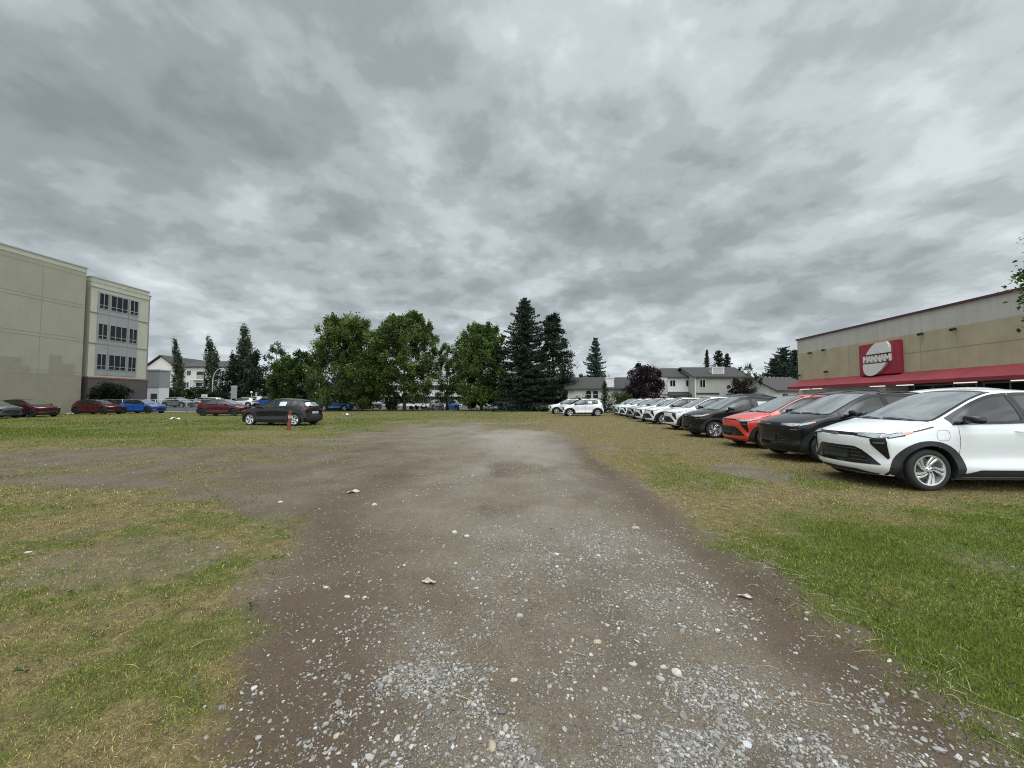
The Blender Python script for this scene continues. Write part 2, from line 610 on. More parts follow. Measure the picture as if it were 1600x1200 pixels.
    def panel(s, mb, poly, mode, off=.006, thick=.02, step=.06, mi=0):
        pts = []
        n = len(poly)
        for i in range(n):
            a, b = Vector(poly[i]), Vector(poly[(i + 1) % n])
            k = max(1, int(math.ceil((b - a).length / step)))
            pts += [a + (b - a) * (j / k) for j in range(k)]
        nb = len(pts)
        edges = [(i, (i + 1) % nb) for i in range(nb)]
        P = np.array([p[:] for p in pts])
        x0, y0, x1, y1 = P[:, 0].min(), P[:, 1].min(), P[:, 0].max(), P[:, 1].max()
        for gx in np.arange(x0 + step / 2, x1, step):
            for gy in np.arange(y0 + step / 2, y1, step):
                if inpoly(gx, gy, P) and np.min(np.hypot(P[:, 0] - gx, P[:, 1] - gy)) > step * .45:
                    pts.append(Vector((gx, gy)))
        vo, eo, fo, ov, _, _ = delaunay_2d_cdt(pts, edges, [list(range(nb))], 1, 1e-5)
        hits = [s.hit(mode, p.x, p.y) for p in vo]
        V = [p + nn * off for p, nn in hits]
        F = []
        for f in fo:
            tri = list(f)
            nn = (V[tri[1]] - V[tri[0]]).cross(V[tri[2]] - V[tri[0]])
            if nn.dot(hits[tri[0]][1]) < 0: tri.reverse()
            F.append(tuple(tri))
        base = len(V)
        idx = {}
        for i in range(nb):
            for j, o in enumerate(ov):
                if i in o: idx[i] = j; break
        ring = [idx[i] for i in range(nb) if i in idx] if thick > .0045 else []
        for j in ring:
            p, nn = hits[j]
            V.append(p + nn * (off - thick))
        m = len(ring)
        for i in range(m):
            F.append((ring[i], ring[(i + 1) % m], base + (i + 1) % m, base + i))
        mb.add(V, F, mi)

    def band(s, mb, inner, outer, mode, off=.008, thick=.02, mi=0, closed=True):
        n = len(inner)
        a = [s.hit(mode, *p) for p in inner]
        b = [s.hit(mode, *p) for p in outer]
        V = [p + q * off for p, q in a] + [p + q * off for p, q in b]
        V += [p + q * (off - thick) for p, q in a] + [p + q * (off - thick) for p, q in b]
        F = []
        for i in range(n if closed else n - 1):
            j = (i + 1) % n
            for q in ((i, j, n + j, n + i), (i, 2 * n + i, 2 * n + j, j), (n + i, n + j, 3 * n + j, 3 * n + i)):
                F.append(q)
        mb.add(V, F, mi)


def inpoly(x, y, P):
    xs, ys = P[:, 0], P[:, 1]
    x2, y2 = np.roll(xs, -1), np.roll(ys, -1)
    c = ((ys > y) != (y2 > y)) & (x < (x2 - xs) * (y - ys) / (y2 - ys + 1e-12) + xs)
    return bool(np.count_nonzero(c) % 2)


def resample(poly, step):
    out = []
    n = len(poly)
    for i in range(n):
        a, b = Vector(poly[i]), Vector(poly[(i + 1) % n])
        k = max(1, int(math.ceil((b - a).length / step)))
        out += [tuple(a + (b - a) * (j / k)) for j in range(k)]
    return out


def inset(poly, d):
    """move a closed outline inwards (d>0) or outwards (d<0)"""
    P = np.array(poly)
    area = 0.5 * np.sum(P[:, 0] * np.roll(P[:, 1], -1) - np.roll(P[:, 0], -1) * P[:, 1])
    s = 1 if area > 0 else -1
    out = []
    n = len(P)
    for i in range(n):
        e1, e2 = P[i] - P[i - 1], P[(i + 1) % n] - P[i]
        n1 = np.array([-e1[1], e1[0]]) / (np.linalg.norm(e1) + 1e-9) * s
        n2 = np.array([-e2[1], e2[0]]) / (np.linalg.norm(e2) + 1e-9) * s
        b = n1 + n2
        k = max(0.35, 1 + float(n1 @ n2)) / 1.0
        out.append(tuple(P[i] + b * d / k))
    return out


def make_wheel(R, parent, loc, side, alloy):
    """side=+1 outer face towards +y"""
    w = .105
    o = empty('wheel')
    o.parent = parent
    o.location = loc
    rr = R * .715
    t = MB().lathe([(rr * .96, -w * side), (R * .93, -w * side), (R * .985, -w * .8 * side), (R, -w * .4 * side), (R, w * .4 * side), (R * .985, w * .78 * side),
                    (R * .93, w * side), (R * .85, w * 1.06 * side), (rr * 1.03, w * .98 * side), (rr * .98, w * .86 * side)], 40)
    t.build('tyre', M_TYRE, o, smooth=True)
    y1 = w * .93 * side
    r = MB()
    r.lathe([(rr * 1.02, y1), (rr * 1.015, y1 + .006 * side), (rr * .93, y1 + .004 * side), (rr * .90, y1 - .02 * side), (rr * .88, -w * .6 * side)], 40)
    r.lathe([(.0001, y1 + .004 * side), (.022, y1 + .004 * side), (.030, y1 - .004 * side), (.058, y1 - .012 * side), (.066, y1 - .05 * side)], 20)
    for k in range(5):
        for q, (a0, sw) in enumerate(((0, 38), (30, 26))):
            n = 7
            vs, fs = [], []
            for i in range(n):
                u = i / (n - 1)
                rad = .05 + (rr * .95 - .05) * u
                an = R_(72 * k + a0 + sw * (1 - (1 - u) ** 1.6))
                wd = .013 + .014 * u
                d = np.array([math.cos(an), math.sin(an)])
                tn = np.array([-math.sin(an), math.cos(an)])
                for sgn, dep in ((-1, 0), (-.5, .012), (.5, .012), (1, 0)):
                    p = d * rad + tn * wd * sgn
                    vs.append((p[0], y1 + (-.012 + dep - .012 * (1 - u)) * side, p[1]))
                for sgn in (1, -1):
                    p = d * rad + tn * wd * sgn * .9
                    vs.append((p[0], y1 - .045 * side, p[1]))
            for i in range(n - 1):
                for j in range(6):
                    j2 = (j + 1) % 6
                    fs.append((i * 6 + j, i * 6 + j2, (i + 1) * 6 + j2, (i + 1) * 6 + j))
            r.add(vs, fs)
    r.build('rim', alloy, o, smooth=True, sharp=0.6)
    d = MB().lathe([(.0001, y1 - .05 * side), (.15, y1 - .05 * side), (.155, y1 - .06 * side), (rr * .9, y1 - .075 * side), (rr * .9, -w * side)], 32)
    d.build('brake_disc', M_DISC, o, smooth=True, sharp=0.5)
    n = MB()
    for k in range(5):
        a = R_(72 * k + 18)
        n.lathe([(.0001, y1 + .002 * side), (.008, y1 + .002 * side), (.009, y1 - .02 * side)], 8, c=(.042 * math.cos(a), 0, .042 * math.sin(a)))
    n.build('lug_nut', M_DARKALLOY, o, smooth=True)
    return o


R_ = R


def strip(S, mb, pts, mode, w=.007, off=.0015, mi=0, step=.05):
    P = [Vector(p) for p in pts]
    dense = []
    for a, b in zip(P[:-1], P[1:]):
        k = max(1, int((b - a).length / step))
        dense += [a + (b - a) * (j / k) for j in range(k)]
    dense.append(P[-1])
    L_, R2 = [], []
    for i, p in enumerate(dense):
        t = (dense[min(i + 1, len(dense) - 1)] - dense[max(i - 1, 0)]).normalized()
        n = Vector((-t.y, t.x)) * w / 2
        L_.append(p + n)
        R2.append(p - n)
    V, F = [], []
    for a, b in zip(L_, R2):
        for q in (a, b):
            h, nn = S.hit(mode, q.x, q.y)
            V.append(h + nn * off)
    for i in range(len(dense) - 1):
        F.append((2 * i, 2 * i + 1, 2 * i + 3, 2 * i + 2))
    mb.add(V, F, mi)


PAINTED = set()


def build_car(T=CROSS, sx=1.0, sz=1.0, style='small', alloy=None, rails=True, pale_seats=False, front='body'):
    S = CarShape(T, sx, sz)
    f = S.fn
    alloy = alloy or M_ALLOY
    P0 = PAINT['white']
    root = empty('parked_car')
    wr = T['wheel'] * (1.07 if sx > 1.05 else 1.0)
    axles = [a * sx for a in T['axles']]
    cabF, cabR = T['cab'][0] * sx, T['cab'][1] * sx
    pick = T is PICKUP
    bp = T['doors'][1] * sx
    # ---- window outlines in side view
    top = lambda x: float(f['zR'](x)) - .055
    bot = lambda x: float(f['zB'](x)) + .028
    def win(xa, xb, tilt=0.0):
        n = 14
        xs = np.linspace(xa, xb, n)
        lo = [(x, bot(x)) for x in xs]
        hi = [(x + tilt * (top(x) - bot(x)), top(x)) for x in xs[::-1] if top(x) - bot(x) > .03]
        return lo + hi
    tip = cabF
    while top(tip) - bot(tip) < .045 and tip > 0: tip -= .02
    wins = [win(tip, bp + .045, 0.0), win(bp - .045, T['doors'][2] * sx + (.0 if pick else -.06), 0.0)]
    if not pick:
        x0 = T['doors'][2] * sx - .13
        xe = x0 - .34 * sx
        wins.append([(x0, bot(x0)), (x0, top(x0)), ((x0 + xe) / 2, top((x0 + xe) / 2)), (xe, top(xe) - .03), (xe + .02, bot(xe) + .05), ((x0 + xe) / 2, bot((x0 + xe) / 2))])
    # ---- windscreen (plan view) and rear window (rear view)
    hx = (T.get('header', -.10) if not pick else .12) * sx
    ws = []
    xs_ = np.linspace(cabF - .02, hx, 9)
    for x in xs_: ws.append((x, float(f['yR'](x)) - .045))
    for y in np.linspace(.45, -.45, 7): ws.append((hx + .045 * (1 - (y / .5) ** 2), y))
    for x in xs_[::-1]: ws.append((x, -float(f['yR'](x)) + .045))
    for y in np.linspace(-.55, .55, 9): ws.append((cabF + .015 + .075 * (1 - (y / .66) ** 2), y))
    if pick:
        rw = [(-.5, 1.22), (.5, 1.22), (.46, 1.5), (-.46, 1.5)]
        rw = []
    else:
        rw = [(-.60, 1.14 * sz), (.60, 1.14 * sz), (.56, 1.28 * sz), (.50, 1.40 * sz), (-.50, 1.40 * sz), (-.56, 1.28 * sz)]
    # ---- split the skin into parts
    WP = [np.array(inset(resample(w, .05), .010)) for w in wins]
    WSx = np.array(inset(resample(ws, .06), .012))
    WS, RW = np.array(ws), (np.array(rw) if rw else None)
    RWx = np.array(inset(resample(rw, .05), .01)) if rw else None
    parts = {'body': [], 'hood': [], 'dfL': [], 'dfR': [], 'drL': [], 'drR': []}
    d0, d1, d2 = [d * sx for d in T['doors']]
    for k, (fc, tg, c) in enumerate(zip(S.F, S.tags, S.C)):
        nm, i, j = tg
        if nm in 'LR':
            if any(((c[0] - ax) / T['arch'][0]) ** 2 + ((c[2] - wr) / (T['arch'][1] * wr / .335)) ** 2 < 1 for ax in axles): continue
            if j >= BELT - 1 and any(inpoly(S.V[q][0], S.V[q][2], w) for w in WP for q in fc): continue
            xm = (S.xs[i] + S.xs[i + 1]) / 2
            if 1 <= j < BELT and d1 < xm < d0: parts['df' + nm].append(fc); continue
            if 1 <= j < BELT and d2 < xm < d1: parts['dr' + nm].append(fc); continue
        elif nm == 'T':
            if any(inpoly(S.V[q][0], S.V[q][1], WSx) for q in fc): continue
            if RW is not None and c[0] < -1.6 * sx and any(inpoly(S.V[q][1], S.V[q][2], RWx) for q in fc): continue
            if (S.xs[i] + S.xs[i + 1]) / 2 > T['cowl'] * sx: parts['hood'].append(fc); continue
        elif nm == 'B' and RW is not None and any(inpoly(S.V[q][1], S.V[q][2], RWx) for q in fc): continue
        parts['body'].append(fc)

    def sub(name, fl, par, mat):
        ids = sorted({i for q in fl for i in q})
        mp = {a: b for b, a in enumerate(ids)}
        me = bpy.data.meshes.new(name)
        me.from_pydata(S.V[ids].tolist(), [], [[mp[i] for i in q] for q in fl])
        me.materials.append(mat)
        me.polygons.foreach_set('use_smooth', [True] * len(me.polygons))
        me.update()
        me.normals_split_custom_set_from_vertices(S.N[ids].tolist())
        o = bpy.data.objects.new(name, me)
        COL.objects.link(o)
        o.parent = par
        PAINTED.add(me.name)
        return o
    sub('body', parts['body'], root, P0)
    sub('hood', parts['hood'], root, P0)
    for key in ('dfL', 'drL', 'dfR', 'drR'):
        sg = 1 if key[2] == 'L' else -1
        d = sub('door', parts[key], root, P0)
        xh = (d1 + .10) if key[1] == 'f' else (d2 + .12)
        zh = float(f['zB'](xh)) - .13
        h, nn = S.hit(key[2], xh, zh)
        m = MB()
        m.tube([h + Vector((-.085, -.004 * sg, 0)), h + Vector((-.06, .03 * sg, 0)), h + Vector((.06, .03 * sg, 0)), h + Vector((.085, -.004 * sg, 0))], [.010, .014, .014, .010], 8)
        ho = m.build('door_handle', P0, d, smooth=True)
        PAINTED.add(ho.data.name)
    # ---- glass
    trim = MB()
    for sg, md in ((1, 'L'), (-1, 'R')):
        for w in wins:
            rs = resample(w, .05)
            g = MB()
            S.panel(g, w, md, .004, .004, .09)
            g.build('window', M_GLASS, root, smooth=True, fixn=False)
            S.band(trim, inset(rs, .014), inset(rs, -.034), md, .009, .03)
        # pillar blackout between the panes
        for xa, xb in ((bp + .05, bp - .05),) + (() if pick else ((T['doors'][2] * sx - .05, T['doors'][2] * sx - .14),)):
            S.panel(trim, [(xa, bot(xa)), (xa, top(xa)), (xb, top(xb)), (xb, bot(xb))], md, .0075, .02, .09)
    g = MB()
    S.panel(g, ws, 'T', .004, .004, .12)
    g.build('windshield', M_WSHIELD, root, smooth=True, fixn=False)
    rs = resample(ws, .06)
    S.band(trim, inset(rs, .02), inset(rs, -.030), 'T', .006, .02)
    if rw:
        g = MB()
        S.panel(g, rw, 'B', .004, .004, .10)
        g.build('rear_window', M_WSHIELD, root, smooth=True, fixn=False)
        rs = resample(rw, .06)
        S.band(trim, inset(rs, .018), inset(rs, -.05), 'B', .006, .02)
    trim.build('window_trim', M_GLOSSBLK, root, fixn=False)
    # ---- cladding: arches, sills, bumpers
    clad = MB()
    for sg, md in ((1, 'L'), (-1, 'R')):
        for ax in axles:
            inn, out = [], []
            for k in range(25):
                a = R(-14 + 208 * k / 24)
                inn.append((ax + .405 * wr / .335 * math.cos(a), max(.20, wr + .392 * wr / .335 * math.sin(a))))
                out.append((ax + .535 * wr / .335 * math.cos(a), max(.20, wr + .470 * wr / .335 * math.sin(a))))
            S.band(clad, inn, out, md, .012, .05, closed=False)
        xa, xb = axles[1] + .47, axles[0] - .47
        S.panel(clad, [(xa, .235), (xb, .235), (xb - .03, .275), (xb - .30, .345), (xa + .20, .345), (xa, .37)], md, .012, .03, .08)
    S.panel(clad, [(-.60, .222), (.60, .222), (.62, .236), (.5, .246), (.36, .278), (-.36, .278), (-.5, .246), (-.62, .236)], 'F', .010, .03, .07)
    S.panel(clad, [(-.70, .28), (.70, .28), (.72, .52), (.5, .55), (.42, .62), (-.42, .62), (-.5, .55), (-.72, .52)], 'B', .008, .03, .08)
    clad.build('cladding', M_PLASTIC, root, fixn=False)
    # ---- front face
    z = lambda v: v * sz
    fr = MB()
    S.panel(fr, [(-.36, z(.645)), (.36, z(.645)), (.46, z(.60)), (.70, z(.385)), (.69, z(.375)), (.36, z(.365)), (-.36, z(.365)), (-.69, z(.375)), (-.70, z(.385)), (-.46, z(.60))], 'F', .006, .02, .06)
    S.panel(fr, [(-.40, z(.868)), (0, z(.872)), (.40, z(.868)), (.40, z(.822)), (-.40, z(.822))], 'F', .008, .02, .06)
    for zz in (.42, .48, .54, .60):
        hw = .36 + (.645 - zz) * .9
        p0, _ = S.hit('F', 0, z(zz)); p1, _ = S.hit('F', hw * .6, z(zz)); p2, _ = S.hit('F', hw, z(zz))
        ln = [Vector((p.x + .012, y, z(zz))) for p, y in ((p2, -hw), (p1, -hw * .6), (p0, 0), (p1, hw * .6), (p2, hw))]
        fr.tube(ln, .010, 6, 1)
    fr.build('grille', [M_GLOSSBLK, M_PLASTIC], root, fixn=False)
    m = MB()
    S.panel(m, [(-.26, z(.43)), (.26, z(.43)), (.26, z(.57)), (-.26, z(.57))], 'F', .035, .03, .1)
    m.build('plate_holder', M_PLASTIC, root, fixn=False)
    for sg, md in ((1, 'L'), (-1, 'R')):
        q = lambda pl: [(a * sg, z(b)) for a, b in pl]
        h = MB()
        S.panel(h, q([(.34, .868), (.60, .880), (.78, .872), (.792, .815), (.70, .782), (.36, .818)]), 'F', .006, .02, .04, 2)
        S.panel(h, q([(.40, .855), (.60, .866), (.765, .858), (.775, .822), (.69, .797), (.42, .828)]), 'F', .012, .02, .04)
        e1 = S.e1
        S.panel(h, [(e1 - .0, z(.800)), (e1 - .02, z(.862)), (e1 - .24, z(.905)), (e1 - .24, z(.850))], md, .006, .02, .04, 2)
        S.panel(h, [(e1 - .02, z(.812)), (e1 - .04, z(.850)), (e1 - .22, z(.892)), (e1 - .22, z(.858))], md, .012, .02, .04)
        S.panel(h, [(e1 - .22, z(.860)), (e1 - .22, z(.892)), (e1 - .35, z(.918)), (e1 - .35, z(.898))], md, .012, .02, .04, 1)
        S.panel(h, [(e1 - .36, z(.908)), (e1 - .36, z(.922)), (cabF + .12, float(f['zB'](cabF + .12)) + .01), (cabF + .12, float(f['zB'](cabF + .12)) - .006)], md, .006, .02, .06, 2)
        h.build('headlight', [M_LAMP, M_AMBER, M_PLASTIC], root, fixn=False)
        vt = MB()
        S.panel(vt, q([(.585, .775), (.625, .805), (.77, .80), (.785, .74), (.785, .50), (.765, .475), (.60, .70)]), 'F', .008, .02, .04)
        S.panel(vt, q([(.63, .735), (.76, .74), (.76, .722), (.63, .720)]), 'F', .016, .02, .04, 1)
        vt.build('bumper_vent', [M_GLOSSBLK, M_LAMP], root, fixn=False)
        t = MB()
        S.panel(t, q([(.30, .975), (.66, .985), (.69, .95), (.66, .91), (.30, .94)]), 'B', .012, .02, .05)
        e0 = S.e0
        S.panel(t, [(e0 + .05, z(.985)), (e0 + .05, z(.92)), (e0 + .22, z(.95)), (e0 + .32, z(.985)), (e0 + .22, z(1.0))], md, .010, .02, .05)
        t.build('taillight', M_TAIL, root, fixn=False)
        mr = MB()
        yb = float(f['yB'](cabF - .30))
        xm_, zm = cabF - .36 * sx, float(f['zB'](cabF - .3)) + .085
        mr.sphere((0, 0, 0), 1.0, 20, 12)
        pw = lambda t, e: math.copysign(abs(t) ** e, t)
        mr.v = [(xm_ + (.10 if a > 0 else .045) * pw(a, .8) - .03 * b * sg, sg * (yb + .15) + .115 * pw(b, .6), zm + .066 * pw(c, .6) - .012 * b * sg) for a, b, c in mr.v]
        mr.tube([(xm_ + .03, sg * (yb - .02), zm - .07), (xm_ + .01, sg * (yb + .08), zm - .03)], [.03, .035], 8)
        mr.build('mirror', M_GLOSSBLK, root, smooth=True)
        if rails:
            rl = MB()
            xr = np.linspace(-.12 * sx, -1.5 * sx, 12)
            pts = []
            for i, x in enumerate(xr):
                lift = .045 if 0 < i < 11 else -.01
                pts.append((x, sg * (float(f['yR'](x)) - .015), float(f['zR'](x)) + lift))
            rl.tube(pts, .017, 8)
            rl.build('roof_rail', M_GLOSSBLK, root, smooth=True)
    # emblem between hood edge and bumper: a small four sided bow tie
    p, n = S.hit('F', 0, z(.835))
    m = MB()
    bt = [(-.085, -.017), (-.03, -.017), (-.03, -.026), (.03, -.026), (.03, -.017), (.085, -.017), (.072, .017), (.03, .017), (.03, .026), (-.03, .026), (-.03, .017), (-.072, .017)]
    m.prism([(a, b + p.z) for a, b in bt], p.x + .008, p.x + .022, 'yz')
    m.build('emblem', M_EMBLEM, root)
    if not pick:
        m = MB()
        xr = -1.60 * sx
        zt = float(f['zC'](xr))
        ys = np.linspace(-.53, .53, 9)
        vs, fs = [], []
        for y in ys:
            dz = -.045 * (y / .53) ** 2
            bx = .05 * (1 - (y / .53) ** 2)
            for px, pz in ((xr, zt + .004), (xr - .20 - bx, zt - .035), (xr - .20 - bx, zt - .055), (xr - .10, zt - .07)):
                vs.append((px, y, pz + dz))
        for i in range(8):
            for j in range(4):
                j2 = (j + 1) % 4
                fs.append((i * 4 + j, i * 4 + j2, (i + 1) * 4 + j2, (i + 1) * 4 + j))
        fs += [(0, 1, 2, 3), (35, 34, 33, 32)]
        m.add(vs, fs)
        o = m.build('spoiler', P0, root, smooth=True, sharp=.6)
        PAINTED.add(o.data.name)
        m = MB()
        S.panel(m, [(-.27, .70), (.27, .70), (.27, .84), (-.27, .84)], 'B', .012, .02, .08)
        m.build('number_plate', M_PLATE, root, fixn=False)
        m = MB()
        S.panel(m, [(-.62, .865), (.62, .865), (.64, .90), (-.64, .90)], 'B', .012, .02, .08)
        m.build('tail_garnish', M_GLOSSBLK, root, fixn=False)
    # ---- panel gaps
    sm = MB()
    for sg, md in ((1, 'L'), (-1, 'R')):
        zb = lambda x: float(f['zB'](x))
        strip(S, sm, [(d0 - .005, zb(d0) - .0), (d0 - .02, .80), (d0 + .0, .5), (d0 + .02, .26)], md)
        strip(S, sm, [(d1, zb(d1)), (d1 + .01, .7), (d1, .30)], md)
        strip(S, sm, [(d2 - .05, zb(d2)), (d2 - .03, .85), (d2 + .10, .66), (d2 + .13, .36)], md)
        if sg == 1:
            cx, cz = d0 + .24, zb(d0 + .24) - .15
            pts = [(cx + .10 * math.copysign(abs(math.cos(a)) ** .6, math.cos(a)), cz + .085 * math.copysign(abs(math.sin(a)) ** .6, math.sin(a))) for a in np.linspace(0, 2 * math.pi, 25)]
            strip(S, sm, pts, md, .0045)
        hood = [(x, sg * (float(f['yR'](x)) - .005)) for x in np.linspace(cabF + .04, S.e1 - .03, 12)]
        strip(S, sm, hood, 'T', .008)
    strip(S, sm, [(cabF + .03, -.70), (cabF + .085, -.35), (cabF + .10, 0), (cabF + .085, .35), (cabF + .03, .70)], 'T', .03)
    strip(S, sm, [(-.6, .655), (.6, .655)], 'B', .008)
    sm.build('panel_gap', M_SEAM, root, fixn=False)
    # ---- wipers resting at the foot of the windscreen
    for y0, y1 in ((.52, -.12), (-.10, -.62)):
        w_ = MB()
        pts = []
        for k in range(7):
            u_ = k / 6
            yy = y0 + (y1 - y0) * u_
            xx = cabF + .05 + .055 * (1 - (yy / .66) ** 2) - .075 * math.sin(math.pi * min(1, u_ * 1.15) * .5)
            h, nn = S.hit('T', xx, yy)
            pts.append(h + nn * .018)
        w_.tube(pts, .007, 6)
        w_.build('wiper', M_PLASTIC, root)
    # ---- underbody and wheel wells
    u = MB()
    u.bx(S.e0 + .1, axles[1] - .42, -.66, .66, .22, .5)
    u.bx(axles[1] + .42, axles[0] - .42, -.76, .76, .17, .34)
    u.bx(axles[0] + .42, S.e1 - .14, -.62, .62, .22, .5)
    u.bx(axles[1] - .5, axles[0] + .5, -.52, .52, .19, .45)
    for ax in axles:
        for sg in (1, -1):
            pr = [(.415 * wr / .335 * math.cos(R(a)), wr + .405 * wr / .335 * math.sin(R(a))) for a in range(-20, 201, 20)]
            vs = [(ax + a, sg * .52, b) for a, b in pr] + [(ax + a, sg * .862, b) for a, b in pr]
            n = len(pr)
            u.add(vs, [(i, i + 1, n + i + 1, n + i) for i in range(n - 1)] + [tuple(range(n))])
    u.build('underbody', M_PLASTIC, root, fixn=False)
    # ---- cabin
    seat = M_SEATPALE if pale_seats else M_SEAT
    floor = MB().bx(cabR + .1, cabF + .1, -.70, .70, .42, .46).build('cabin_floor', M_SEAT, root)
    for sg in (1, -1):
        s_ = MB()
        x0 = .10 * sx
        s_.bx(x0 - .25, x0 + .25, sg * .37 - .24, sg * .37 + .24, .50, .66)
        s_.box((0, 0, 0), (.13, .46, .62), mat=Matrix.Translation((x0 - .36, sg * .37, .93)) @ Matrix.Rotation(R(-17), 4, 'Y'))
        s_.box((0, 0, 0), (.09, .26, .17), mat=Matrix.Translation((x0 - .47, sg * .37, 1.31)) @ Matrix.Rotation(R(-10), 4, 'Y'))
        s_.build('seat', seat, root, bevel=.04, smooth=True)
    if not pick:
        s_ = MB()
        x0 = -.78 * sx
        s_.bx(x0 - .25, x0 + .25, -.62, .62, .50, .66)
        s_.box((0, 0, 0), (.14, 1.24, .60), mat=Matrix.Translation((x0 - .34, 0, .93)) @ Matrix.Rotation(R(-20), 4, 'Y'))
        for y in (-.38, .38): s_.box((0, 0, 0), (.09, .26, .15), mat=Matrix.Translation((x0 - .46, y, 1.28)) @ Matrix.Rotation(R(-10), 4, 'Y'))
        s_.build('rear_bench', seat, root, bevel=.04, smooth=True)
    db = MB().prism([(cabF + .08, .70), (cabF + .02, 1.03 * sz), (cabF - .28, 1.03 * sz), (cabF - .42, .92), (cabF - .40, .62)], -.70, .70)
    db.build('dashboard', M_SEAT, root, bevel=.02)
    sw = MB()
    c = Vector((cabF - .50, .37, .98))
    ring = [c + Vector((-.35 * .18 * math.sin(a), .18 * math.cos(a), .94 * .18 * math.sin(a))) for a in np.linspace(0, 2 * math.pi, 21)]
    sw.tube(ring, .016, 7, cap=False)
    sw.tube([c + Vector((0, -.17, 0)), c + Vector((0, .17, 0))], .016, 6)
    sw.tube([c, c + Vector((.14, 0, -.10))], .03, 6)
    sw.build('steering_wheel', M_PLASTIC, root, smooth=True)
    # ---- wheels
    for ax in axles:
        for sg in (1, -1):
            make_wheel(wr, root, (ax, sg * T['track'], wr), sg, alloy)
    root['S_'] = 0
    del root['S_']
    return root, S


def sticker(root, S, mode, xa, xb, za, zb):
    """paper price sheet with green print, taped in a pane"""
    m = MB()
    S.panel(m, [(xa, za), (xb, za), (xb, zb), (xa, zb)], mode, .012, .002, .1)
    n = 7
    for k in range(n):
        z0 = zb - .02 - (zb - za - .04) * k / n
        w = (.9, .55, .8, .7, .85, .4, .75)[k]
        x0 = xa + (xb - xa) * .06
        S.panel(m, [(x0, z0 - .014), (x0 + (xb - xa) * w, z0 - .014), (x0 + (xb - xa) * w, z0), (x0, z0)], mode, .0135, .001, .15, 1)
    return m.build('price_sheet', [M_PAPER, M_PRINT], root, fixn=False)


def recolour(root, paint):
    for o in walk(root):
        if o.type == 'MESH' and o.data.name in PAINTED:
            o.material_slots[0].link = 'OBJECT'
            o.material_slots[0].material = paint
# ------------------------------------------------------------------ foliage
def leaf_mat(name, rough=0.55, transl=0.25, attr='leaf_colour'):
    m, nt, b = new_mat(name)
    out = nt.nodes['Material Output']
    a = N(nt, 'ShaderNodeAttribute', attribute_name=attr)
    L(nt, a.outputs['Color'], b.inputs['Base Color'])
    b.inputs['Roughness'].default_value = rough
    b.inputs['Specular IOR Level'].default_value = 0.06
    t = N(nt, 'ShaderNodeBsdfTranslucent')
    L(nt, a.outputs['Color'], t.inputs[0])
    mx = N(nt, 'ShaderNodeMixShader')
    mx.inputs[0].default_value = transl
    L(nt, b.outputs[0], mx.inputs[1])
    L(nt, t.outputs[0], mx.inputs[2])
    L(nt, mx.outputs[0], out.inputs[0])
    return m


M_LEAF = leaf_mat('tree_leaves')
M_NEEDLE = leaf_mat('conifer_needles', 0.6, 0.1)
M_BARK = basic('tree_bark', (0.075, 0.062, 0.05), 0.9, var=0.3, scale=6, bump=0.4)
M_BARKPALE = basic('pale_tree_bark', (0.36, 0.34, 0.30), 0.85, var=0.35, scale=5, bump=0.3)


def leaves_mesh(name, C, size, col, mat, parent, g, up=0.25, aspect=0.62):
    """one small folded leaf blade (two triangles) per centre"""
    n = len(C)
    nrm = g.normal(size=(n, 3))
    nrm[:, 2] = np.abs(nrm[:, 2]) * (1 + up) + up
    nrm /= np.linalg.norm(nrm, axis=1)[:, None]
    t = np.cross(nrm, g.normal(size=(n, 3)))
    t /= np.linalg.norm(t, axis=1)[:, None] + 1e-9
    b = np.cross(nrm, t)
    s = (size * g.uniform(.6, 1.35, n))[:, None]
    V = np.stack([C - t * s * .5, C + b * s * aspect * .5 + nrm * s * .08, C + t * s * .5, C - b * s * aspect * .5 + nrm * s * .08], 1).reshape(-1, 3)
    idx = np.arange(n * 4).reshape(n, 4)
    cc = np.repeat(col, 4, 0)
    return np_mesh(name, V, idx.ravel(), 4, mat, parent, {'leaf_colour': cc})


def crown_points(g, prof, H, z0, n_cl, r_cl, n_leaf, lean=(0, 0), squash=1.0, spikes=0):
    """clusters inside an outline prof(t) -> radius, leaves scattered in each cluster"""
    pts, cid, cls = [], [], []
    k = 0
    while len(cls) < n_cl:
        t = g.uniform(0, 1)
        rmax = prof(t)
        if g.uniform() > (rmax / prof(.4)) ** 1.2 + .12: continue
        a = g.uniform(0, 2 * math.pi)
        rr = rmax * math.sqrt(g.uniform(.05, 1.0)) * .95
        cls.append((rr * math.cos(a), rr * math.sin(a), z0 + t * (H - z0)))
    for i in range(spikes):
        t = g.uniform(.45, .95)
        a = g.uniform(0, 2 * math.pi)
        rr = prof(t) * g.uniform(.3, 1.02)
        cls.append((rr * math.cos(a), rr * math.sin(a), z0 + (t + g.uniform(.03, .08)) * (H - z0)))
    cls = np.array(cls)
    nsp = len(cls) - spikes
    per = n_leaf // len(cls)
    for c in cls:
        rad = r_cl * (g.uniform(.55, 1.3) if k < nsp else g.uniform(.35, .6))
        d = g.normal(size=(per, 3))
        d /= np.linalg.norm(d, axis=1)[:, None]
        q = d * (rad * g.uniform(.1, 1, per) ** .5 * np.exp(g.normal(0, .22, per)))[:, None] * np.array([1, 1, squash if k < nsp else squash * 1.9])
        pts.append(c + q)
        cid.append(np.full(per, k))
        k += 1
    P = np.concatenate(pts)
    P[:, 0] += lean[0] * ((P[:, 2] - z0) / H) ** 2 * H
    P[:, 1] += lean[1] * ((P[:, 2] - z0) / H) ** 2 * H
    return P, np.concatenate(cid), cls


